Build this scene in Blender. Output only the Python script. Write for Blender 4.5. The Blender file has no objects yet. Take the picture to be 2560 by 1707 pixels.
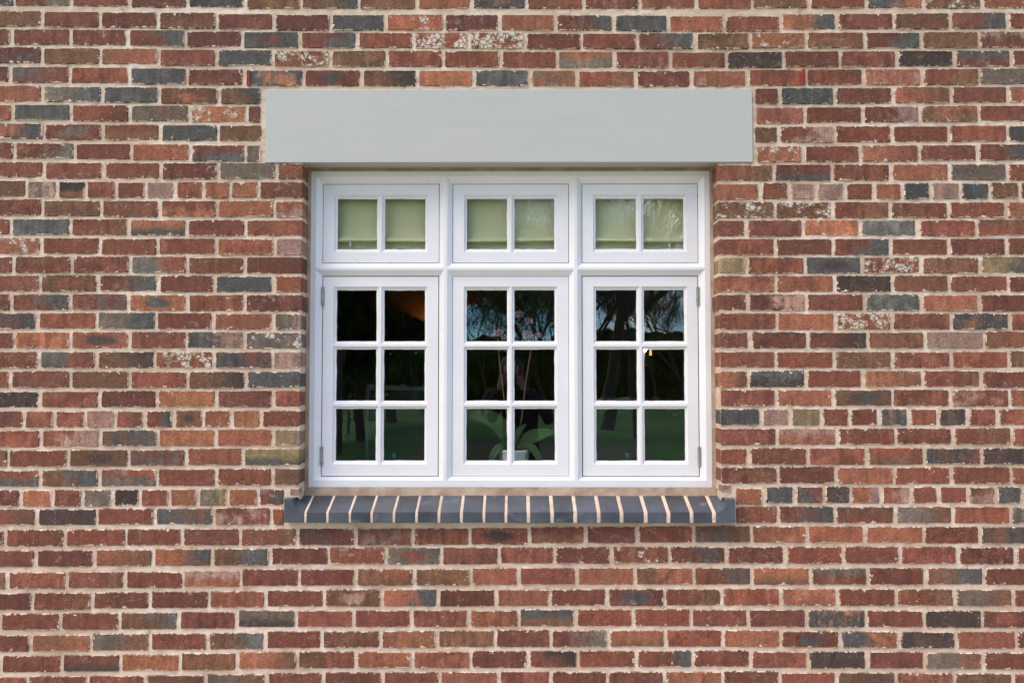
import bpy, bmesh, math, random
from mathutils import Vector, Matrix, noise
random.seed(7)
SC = bpy.context.scene
COL = SC.collection
# ---------------------------------------------------------------- camera, sky, sun, exposure
CAM_Y, CAM_Z = -3.463, 1.5
cd = bpy.data.cameras.new('camera'); cam = bpy.data.objects.new('camera', cd); COL.objects.link(cam)
cam.location = (0, CAM_Y, CAM_Z)
cam.rotation_euler = (math.radians(90) + math.atan(93.5/2230), 0, math.atan(11/2230))
cd.sensor_width = 36; cd.lens = 36*2230/2560; cd.clip_start = 0.005; cd.clip_end = 2000
SC.camera = cam
SUN_EL, SUN_AZ = math.radians(58), math.radians(228)
W = bpy.data.worlds.new('World'); SC.world = W; W.use_nodes = True
wn = W.node_tree; bgn = wn.nodes['Background']
sky = wn.nodes.new('ShaderNodeTexSky'); sky.sky_type = 'NISHITA'; sky.sun_disc = False
sky.sun_elevation = SUN_EL; sky.sun_rotation = SUN_AZ; sky.dust_density = 0.5; sky.air_density = 1.0; sky.ozone_density = 1.0
hs = wn.nodes.new('ShaderNodeHueSaturation'); hs.inputs['Saturation'].default_value = 1.22
blue = wn.nodes.new('ShaderNodeMix'); blue.data_type = 'RGBA'; blue.blend_type = 'MULTIPLY'; blue.inputs[0].default_value = 1; blue.inputs[7].default_value = (.56, .80, 1.12, 1); wn.links.new(sky.outputs[0], blue.inputs[6]); wn.links.new(blue.outputs[2], hs.inputs['Color'])
# broken white cloud over the whole sky
tc = wn.nodes.new('ShaderNodeTexCoord'); nz = wn.nodes.new('ShaderNodeTexNoise'); nz.inputs['Scale'].default_value = 2.6; nz.inputs['Detail'].default_value = 7; nz.inputs['Roughness'].default_value = .6; nz.inputs['Distortion'].default_value = .4
mr = wn.nodes.new('ShaderNodeMapRange'); mr.interpolation_type = 'SMOOTHSTEP'; mr.inputs['From Min'].default_value = .43; mr.inputs['From Max'].default_value = .61
bw = wn.nodes.new('ShaderNodeRGBToBW'); cm_ = wn.nodes.new('ShaderNodeMix'); cm_.data_type = 'RGBA'; tint = wn.nodes.new('ShaderNodeMix'); tint.data_type = 'RGBA'; tint.blend_type = 'MULTIPLY'
mp = wn.nodes.new('ShaderNodeMapping'); mp.inputs['Location'].default_value = (3.1, 2.2, .9); wn.links.new(tc.outputs['Generated'], mp.inputs['Vector']); wn.links.new(mp.outputs[0], nz.inputs['Vector']); wn.links.new(nz.outputs['Fac'], mr.inputs['Value']); wn.links.new(sky.outputs[0], bw.inputs[0])
tint.inputs[0].default_value = 1; wn.links.new(bw.outputs[0], tint.inputs[6]); tint.inputs[7].default_value = (1.94, 1.66, 1.24, 1)
wn.links.new(mr.outputs[0], cm_.inputs[0]); wn.links.new(hs.outputs[0], cm_.inputs[6]); wn.links.new(tint.outputs[2], cm_.inputs[7]); wn.links.new(cm_.outputs[2], bgn.inputs['Color'])
bgn.inputs['Strength'].default_value = 0.15
sd = bpy.data.lights.new('sun', 'SUN'); sd.energy = 1.4; sd.angle = math.radians(50); sd.color = (1, .88, .71)
sun = bpy.data.objects.new('sun', sd); COL.objects.link(sun)
sdir = Vector((math.sin(SUN_AZ)*math.cos(SUN_EL), math.cos(SUN_AZ)*math.cos(SUN_EL), math.sin(SUN_EL)))
sun.rotation_euler = sdir.to_track_quat('Z', 'Y').to_euler(); sun.location = (0, -6, 12)
SC.view_settings.view_transform = 'Standard'; SC.view_settings.look = 'None'
SC.view_settings.exposure = 1.02; SC.view_settings.gamma = 1; SC.view_settings.use_curve_mapping = False
SC.cycles.max_bounces = 8; SC.cycles.transparent_max_bounces = 16; SC.cycles.caustics_reflective = False; SC.cycles.caustics_refractive = False
SC.cycles.sample_clamp_indirect = 4

# ---------------------------------------------------------------- helpers
def lin(r, g, b):
    f = lambda c: (c/255/12.92) if c <= 10 else ((c/255+.055)/1.055)**2.4
    return (f(r), f(g), f(b), 1)
class MB:
    def __init__(s): s.v = []; s.f = []
    def quad(s, a, b, c, d):
        n = len(s.v); s.v += [tuple(a), tuple(b), tuple(c), tuple(d)]; s.f.append((n, n+1, n+2, n+3))
    def poly(s, pts):
        n = len(s.v); s.v += [tuple(p) for p in pts]; s.f.append(tuple(range(n, n+len(pts))))
    def box(s, x0, x1, y0, y1, z0, z1):
        n = len(s.v)
        s.v += [(x, y, z) for z in (z0, z1) for y in (y0, y1) for x in (x0, x1)]
        s.f += [tuple(n+i for i in q) for q in ((0,1,5,4),(1,3,7,5),(3,2,6,7),(2,0,4,6),(4,5,7,6),(2,3,1,0))]
    def rect(s, x0, x1, z0, z1, y):                     # faces -Y
        if x1-x0 > 1e-6 and z1-z0 > 1e-6: s.quad((x0,y,z0),(x1,y,z0),(x1,y,z1),(x0,y,z1))
    def tube(s, pts, rad, n=8, cap=True):
        pts = [Vector(p) for p in pts]; base = len(s.v); up = Vector((.13,.21,.97))
        if not hasattr(rad, '__len__'): rad = [rad]*len(pts)
        for i, p in enumerate(pts):
            t = (pts[min(i+1, len(pts)-1)]-pts[max(i-1, 0)]).normalized()
            if abs(t.dot(up)) > .95: u = t.cross(Vector((1,.1,0))).normalized()
            else: u = t.cross(up).normalized()
            w = t.cross(u)
            for k in range(n):
                a = 2*math.pi*k/n; s.v.append(tuple(p+(u*math.cos(a)+w*math.sin(a))*rad[i]))
        for i in range(len(pts)-1):
            for k in range(n):
                a = base+i*n+k; b = base+i*n+(k+1) % n; s.f.append((a, b, b+n, a+n))
        if cap: s.f.append(tuple(base+k for k in range(n))[::-1]); s.f.append(tuple(base+(len(pts)-1)*n+k for k in range(n)))
    def lathe(s, prof, c, n=24):
        base = len(s.v)
        for r, z in prof:
            for k in range(n):
                a = 2*math.pi*k/n; s.v.append((c[0]+r*math.cos(a), c[1]+r*math.sin(a), c[2]+z))
        for i in range(len(prof)-1):
            for k in range(n):
                a = base+i*n+k; b = base+i*n+(k+1) % n; s.f.append((a, b, b+n, a+n))
    def build(s, name, m, parent=None, weld=False, bevel=0, smooth=False, segs=2):
        me = bpy.data.meshes.new(name); me.from_pydata(s.v, [], s.f)
        if weld:
            b = bmesh.new(); b.from_mesh(me); bmesh.ops.remove_doubles(b, verts=b.verts, dist=1e-5); b.to_mesh(me); b.free()
        if m: me.materials.append(m)
        if smooth:
            for p in me.polygons: p.use_smooth = True
        o = bpy.data.objects.new(name, me); COL.objects.link(o)
        if parent: o.parent = parent
        if bevel:
            bv = o.modifiers.new('bevel', 'BEVEL'); bv.width = bevel; bv.segments = segs; bv.limit_method = 'ANGLE'; bv.angle_limit = math.radians(25)
            bv.harden_normals = False
        return o
def tag(o, label=None, cat=None, group=None, kind=None):
    if label: o['label'] = label
    if cat: o['category'] = cat
    if group: o['group'] = group
    if kind: o['kind'] = kind
    return o
def empty(name, loc, label, cat, group=None):
    o = bpy.data.objects.new(name, None); COL.objects.link(o); o.empty_display_size = .1; o.location = loc
    return tag(o, label, cat, group)
# children of an Empty keep world coordinates: the Empties of built-in things stand at the origin

class NT:
    def __init__(s, name):
        s.m = bpy.data.materials.new(name); s.m.use_nodes = True; s.t = s.m.node_tree; s.t.nodes.clear()
        s.out = s.t.nodes.new('ShaderNodeOutputMaterial')
    def n(s, ty, ins=None, **kw):
        nd = s.t.nodes.new(ty)
        for k, v in kw.items(): setattr(nd, k, v)
        for k, v in (ins or {}).items(): s.put(nd.inputs[k], v)
        return nd
    def put(s, sock, v):
        if hasattr(v, 'outputs'): v = v.outputs[0]
        if isinstance(v, bpy.types.NodeSocket): s.t.links.new(v, sock)
        else: sock.default_value = v
    def math(s, op, a, b=None, c=None, clamp=False):
        nd = s.n('ShaderNodeMath', operation=op, use_clamp=clamp); s.put(nd.inputs[0], a)
        if b is not None: s.put(nd.inputs[1], b)
        if c is not None: s.put(nd.inputs[2], c)
        return nd.outputs[0]
    def ramp(s, x, lo, hi, a=0.0, b=1.0):
        nd = s.n('ShaderNodeMapRange', {'Value': x, 'From Min': lo, 'From Max': hi, 'To Min': a, 'To Max': b}, interpolation_type='SMOOTHSTEP'); return nd.outputs[0]
    def mix(s, f, a, b, bt='MIX'):
        nd = s.n('ShaderNodeMix', data_type='RGBA', blend_type=bt); s.put(nd.inputs[0], f); s.put(nd.inputs[6], a); s.put(nd.inputs[7], b); return nd.outputs[2]
    def noise(s, vec, scale, detail=3, rough=.55, dist=0):
        return s.n('ShaderNodeTexNoise', {'Vector': vec, 'Scale': scale, 'Detail': detail, 'Roughness': rough, 'Distortion': dist}).outputs['Fac']
    def voro(s, vec, scale, feature='F1', rand=1.0):
        return s.n('ShaderNodeTexVoronoi', {'Vector': vec, 'Scale': scale, 'Randomness': rand}, feature=feature).outputs['Distance']
    def vec(s, v, sc):
        return s.n('ShaderNodeVectorMath', {0: v, 1: sc}, operation='MULTIPLY').outputs[0]
    def attr(s, name): return s.n('ShaderNodeAttribute', attribute_name=name)
    def princ(s, col, rough=.5, normal=None, **kw):
        p = s.n('ShaderNodeBsdfPrincipled', {'Base Color': col, 'Roughness': rough})
        if normal is not None: s.put(p.inputs['Normal'], normal)
        for k, v in kw.items(): s.put(p.inputs[k.replace('_', ' ')], v)
        s.t.links.new(p.outputs[0], s.out.inputs[0]); return p
    def bump(s, h, strength=.5, dist=.002, prev=None):
        b = s.n('ShaderNodeBump', {'Height': h, 'Strength': strength, 'Distance': dist})
        if prev is not None: s.put(b.inputs['Normal'], prev)
        return b.outputs[0]
def simple(name, col, rough=.6, var=.12, scale=8, bump=0, **kw):
    t = NT(name); co = t.n('ShaderNodeTexCoord').outputs['Object']
    f = t.ramp(t.noise(co, scale, 4), .3, .7, 1-var, 1+var)
    c = t.mix(1.0, col, t.n('ShaderNodeCombineColor', {0: f, 1: f, 2: f}), 'MULTIPLY')
    nm = t.bump(t.noise(co, scale*12, 2), bump, .001) if bump else None
    t.princ(c, rough, nm, **kw); return t.m

# ---------------------------------------------------------------- materials
def mortar_col(t, co):
    a = t.mix(t.ramp(t.noise(co, 3.1, 4), .38, .64), lin(231,211,191), lin(204,179,155))
    a = t.mix(t.ramp(t.noise(co, .9, 3), .4, .62, 0, .5), a, lin(203,176,149))
    a = t.mix(t.ramp(t.noise(co, 37, 3), .5, .78, 0, .65), a, lin(172,144,119))
    return t.mix(t.ramp(t.noise(co, 11, 2), .55, .75, 0, .5), a, lin(232,217,204))
def m_mortar():
    t = NT('lime_mortar'); co = t.n('ShaderNodeTexCoord').outputs['Object']
    c = mortar_col(t, co)
    g = t.noise(co, 420, 2)
    c = t.mix(t.ramp(g, .6, .8, 0, .25), c, lin(150,125,104))
    h = t.math('ADD', t.noise(t.vec(co, (1, 1, 2.2)), 60, 4), t.math('MULTIPLY', g, .35))
    t.princ(c, .92, t.bump(h, .8, .004)); return t.m
def m_sealant():
    t = NT('tan_pointing'); co = t.n('ShaderNodeTexCoord').outputs['Object']
    c = t.mix(t.ramp(t.noise(co, 14, 4), .35, .7), lin(172,146,122), lin(198,174,150))
    t.princ(c, .9, t.bump(t.noise(co, 90, 4), .6, .003)); return t.m
def m_brick():
    t = NT('reclaimed_brick')
    uv = t.n('ShaderNodeUVMap', uv_map='loc').outputs[0]
    pr = t.n('ShaderNodeSeparateXYZ', {0: t.attr('pr').outputs['Vector']}); seed, splash, lime = pr.outputs
    pw = t.n('ShaderNodeSeparateXYZ', {0: t.attr('pw').outputs['Vector']}); wu, wv, wo = pw.outputs
    hsz = t.n('ShaderNodeSeparateXYZ', {0: t.attr('hs').outputs['Vector']}); hx, hz = hsz.outputs[0], hsz.outputs[1]
    s = t.n('ShaderNodeSeparateXYZ', {0: uv}); u, v = s.outputs[0], s.outputs[1]
    P = t.n('ShaderNodeCombineXYZ', {0: u, 1: v, 2: t.math('MULTIPLY', seed, 31.7)}).outputs[0]
    un = t.math('DIVIDE', u, hx); vn = t.math('DIVIDE', v, hz)
    ca, cb = t.attr('ca').outputs['Color'], t.attr('cb').outputs['Color']
    n1 = t.noise(P, 17, 5, .6, .4)
    ns = t.noise(t.vec(P, (1, .18, 1)), 48, 3)
    ov = t.math('SUBTRACT', .55, t.math('ADD', t.math('POWER', t.math('DIVIDE', un, .75), 2.0), t.math('POWER', t.math('DIVIDE', vn, .9), 2.0)))
    m = t.math('ADD', n1, t.math('MULTIPLY', un, wu)); m = t.math('ADD', m, t.math('MULTIPLY', vn, wv)); m = t.math('ADD', m, t.math('MULTIPLY', ov, wo))
    m = t.math('ADD', m, t.math('MULTIPLY', t.math('SUBTRACT', ns, .5), .35))
    c = t.mix(t.ramp(m, .38, .70), ca, cb)
    # kiln streaks, burnt freckles, grit
    f = t.ramp(n1, .25, .75, .74, 1.26); f = t.math('MULTIPLY', f, t.ramp(ns, .25, .75, .78, 1.22)); f = t.math('MULTIPLY', f, t.ramp(t.noise(P, 330, 2), .25, .75, .74, 1.26)); f = t.math('MULTIPLY', f, t.ramp(t.noise(P, 115, 3, .7), .28, .72, .78, 1.22))
    c = t.mix(1.0, c, t.n('ShaderNodeCombineColor', {0: f, 1: f, 2: f}), 'MULTIPLY')
    c = t.mix(t.ramp(t.noise(P, 62, 4, .65), .56, .74, 0, .6), c, lin(58,44,42))
    c = t.mix(t.ramp(t.noise(P, 21, 4, .6, .8), .6, .8, 0, .5), c, lin(160,98,74))
    pits = t.math('MULTIPLY', t.ramp(t.voro(P, 170), .10, .22, 1, 0), t.ramp(t.noise(P, 30, 2), .5, .62))
    c = t.mix(t.math('MULTIPLY', pits, .75), c, lin(48,34,32))
    # lime bloom and mortar specks
    c = t.mix(t.math('MULTIPLY', t.ramp(t.noise(P, 26, 5, .65, .6), .56, .78), t.math('MULTIPLY', lime, .75)), c, lin(196,178,166))
    sp = t.math('MULTIPLY', t.ramp(t.voro(P, 95), .10, .17, 1, 0), t.ramp(t.noise(t.vec(P, (1.1, 1, 1)), 14, 2), .52, .6))
    c = t.mix(t.math('MULTIPLY', sp, .8), c, lin(206,192,178))
    # old cracked paint
    wob = t.n('ShaderNodeVectorMath', {0: P, 1: t.vec(t.n('ShaderNodeTexNoise', {'Vector': P, 'Scale': 60, 'Detail': 2}).outputs['Color'], (.022, .022, 0))}, operation='ADD').outputs[0]
    crk = t.ramp(t.voro(wob, 52, 'DISTANCE_TO_EDGE'), .03, .12)
    pa = t.math('MULTIPLY', t.ramp(t.math('ADD', t.math('ADD', t.math('MULTIPLY', t.noise(P, 34, 4, .65), .55), t.math('MULTIPLY', t.noise(P, 15, 1), .45)), t.math('MULTIPLY', splash, .12)), .585, .64), crk)
    pa = t.math('MULTIPLY', pa, t.ramp(splash, .02, .1))
    c = t.mix(t.math('MULTIPLY', pa, .9), c, lin(208,200,182))
    # ragged mortar smeared over the arris
    ed = t.math('MINIMUM', t.math('SUBTRACT', hx, t.math('ABSOLUTE', u)), t.math('SUBTRACT', hz, t.math('ABSOLUTE', v)))
    wr = t.n('ShaderNodeMapRange', {'Value': seed, 'To Min': .35, 'To Max': 1.75}).outputs[0]
    ed = t.math('ADD', ed, t.math('MULTIPLY', t.math('SUBTRACT', t.noise(P, 120, 4, .7), .5), t.math('MULTIPLY', wr, .012)))
    ed = t.math('ADD', ed, t.math('MULTIPLY', t.math('SUBTRACT', t.noise(P, 26, 2), .5), t.math('MULTIPLY', wr, .010)))
    ed = t.math('SUBTRACT', ed, t.math('MULTIPLY', t.ramp(t.noise(P, 48, 3, .6), .60, .72), t.math('MULTIPLY', wr, .010)))
    em = t.ramp(ed, .0000, .0016, 1, 0)
    c = t.mix(em, c, mortar_col(t, t.n('ShaderNodeVectorMath', {0: P, 1: (3, 5, 0)}, operation='ADD').outputs[0]))
    h = t.math('ADD', t.math('MULTIPLY', t.noise(P, 130, 4, .65), 1.0), t.math('MULTIPLY', t.noise(P, 35, 3), 1.3))
    h = t.math('SUBTRACT', h, t.math('MULTIPLY', pits, .8)); h = t.math('ADD', h, t.math('MULTIPLY', em, .5)); h = t.math('ADD', h, t.math('MULTIPLY', pa, .4))
    t.princ(c, .88, t.bump(h, .75, .0035)); return t.m
def m_paint(name, col, rough=.38, dirt=.06, orange=.08):
    t = NT(name); co = t.n('ShaderNodeTexCoord').outputs['Object']
    f = t.ramp(t.noise(co, 3.5, 5), .3, .7, 1-dirt, 1.0)
    c = t.mix(1.0, col, t.n('ShaderNodeCombineColor', {0: f, 1: f, 2: f}), 'MULTIPLY')
    h = t.math('ADD', t.noise(t.vec(co, (1, 1, 1)), 260, 3), t.math('MULTIPLY', t.noise(co, 30, 2), .8))
    t.princ(c, t.ramp(t.noise(co, 22, 3), .3, .7, rough-.05, rough+.1), t.bump(h, orange, .002)); return t.m
def m_lintel():
    t = NT('grey_painted_timber'); co = t.n('ShaderNodeTexCoord').outputs['Object']
    st = t.vec(co, (.6, 1, 9))
    c = t.mix(t.ramp(t.noise(st, 3, 5), .3, .7), lin(182,183,177), lin(185,185,179))
    dn = t.math('MULTIPLY', t.ramp(t.voro(co, 13), .022, .03, 1, 0), t.ramp(t.noise(co, 2.5, 1), .5, .56))
    c = t.mix(t.math('MULTIPLY', dn, .6), c, lin(120,122,120))
    h = t.math('ADD', t.math('MULTIPLY', t.noise(st, 22, 4), .25), t.math('MULTIPLY', t.noise(co, 240, 2), .5)); h = t.math('SUBTRACT', h, dn)
    t.princ(c, .5, t.bump(h, .22, .002)); return t.m
def m_sillbrick():
    t = NT('blue_engineering_brick'); co = t.n('ShaderNodeTexCoord').outputs['Object']
    c = t.mix(t.ramp(t.noise(co, 9, 4), .3, .7), lin(63,67,72), lin(80,85,93))
    rnd = t.n('ShaderNodeObjectInfo').outputs['Random']
    f = t.ramp(rnd, 0, 1, .80, 1.22); c = t.mix(1.0, c, t.n('ShaderNodeCombineColor', {0: f, 1: f, 2: f}), 'MULTIPLY')
    c = t.mix(t.ramp(t.noise(co, 16, 5, .65), .56, .78, 0, .6), c, lin(128,134,144))
    c = t.mix(t.math('MULTIPLY', t.ramp(t.voro(co, 120), .08, .13, 1, 0), t.ramp(t.noise(co, 20, 2), .6, .66)), c, lin(200,196,190))
    t.princ(c, .36, t.bump(t.noise(co, 220, 3), .25, .0015)); return t.m
def m_glass():
    t = NT('window_glass'); co = t.n('ShaderNodeTexCoord').outputs['Object']
    nm = t.bump(t.noise(co, 3.2, 1), .03, .01)
    g = t.n('ShaderNodeNewGeometry'); dt = t.n('ShaderNodeVectorMath', {0: nm, 1: g.outputs['Incoming']}, operation='DOT_PRODUCT').outputs['Value']
    fr = t.math('ADD', .042, t.math('MULTIPLY', .958, t.math('POWER', t.math('SUBTRACT', 1.0, t.math('ABSOLUTE', dt), clamp=True), 5.0)))
    tr = t.n('ShaderNodeBsdfTransparent', {'Color': (.97, .985, .975, 1)})
    gl = t.n('ShaderNodeBsdfGlossy', {'Color': (1, 1, 1, 1), 'Roughness': 0.0, 'Normal': nm})
    mx = t.n('ShaderNodeMixShader', {0: fr, 1: tr, 2: gl}); t.t.links.new(mx.outputs[0], t.out.inputs[0]); return t.m
def m_emit(name, col, st):
    t = NT(name); e = t.n('ShaderNodeEmission', {'Color': col, 'Strength': st}); t.t.links.new(e.outputs[0], t.out.inputs[0]); return t.m
M_MORTAR, M_BRICK, M_SEAL = m_mortar(), m_brick(), m_sealant()
M_WHITE = m_paint('white_gloss_paint', lin(235,233,234), .32)
M_LINTEL, M_SILL, M_GLASS = m_lintel(), m_sillbrick(), m_glass()
M_STEEL = simple('dull_steel', lin(158,158,153), .4, .25, 60, .1, Metallic=.3)
M_VENT = simple('red_plastic', lin(172,64,46), .5, .1)
M_DARK = simple('black_lacquer', lin(22,21,22), .45, .2)
M_GAPSHADOW = simple('gap_shadow_black', lin(16,15,15), .9, .1)  # flat black that stands for shade inside narrow gaps
M_RIM = simple('silver_grey_carving', lin(112,111,109), .5, .2, 30)
M_BRASS = simple('brass', lin(196,168,104), .3, .1, 20, Metallic=.8)
M_BLIND = simple('sage_blind_fabric', (.77,.72,.45,1), .85, .06, 5, .2)
M_CORD = simple('white_cord', (.7,.72,.66,1), .7)
M_POT = simple('white_glazed_pot', (.86,.90,.88,1), .25, .05, 10)
M_LEAFY = simple('orchid_leaf', (.034,.078,.018,1), .65, .2, 14)
M_STEM = simple('orchid_stem', (.30,.17,.11,1), .5, .2, 30)
M_PETAL = simple('pink_petal', (.34,.16,.22,1), .5, .15, 40)
M_BARK_CHIP = simple('bark_compost', (.10,.065,.04,1), .9, .4, 60, .5)
M_BLUE = simple('blue_plastic', lin(38,62,110), .4, .1)
M_ROOMWALL = simple('room_wall_paint', (.16,.13,.11,1), .8, .1, 3)
M_ROOMFLOOR = simple('room_floor_boards', (.09,.055,.035,1), .5, .2, 4)
M_PLASTER = simple('white_plaster', (.6,.6,.58,1), .8, .05, 5)

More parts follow.
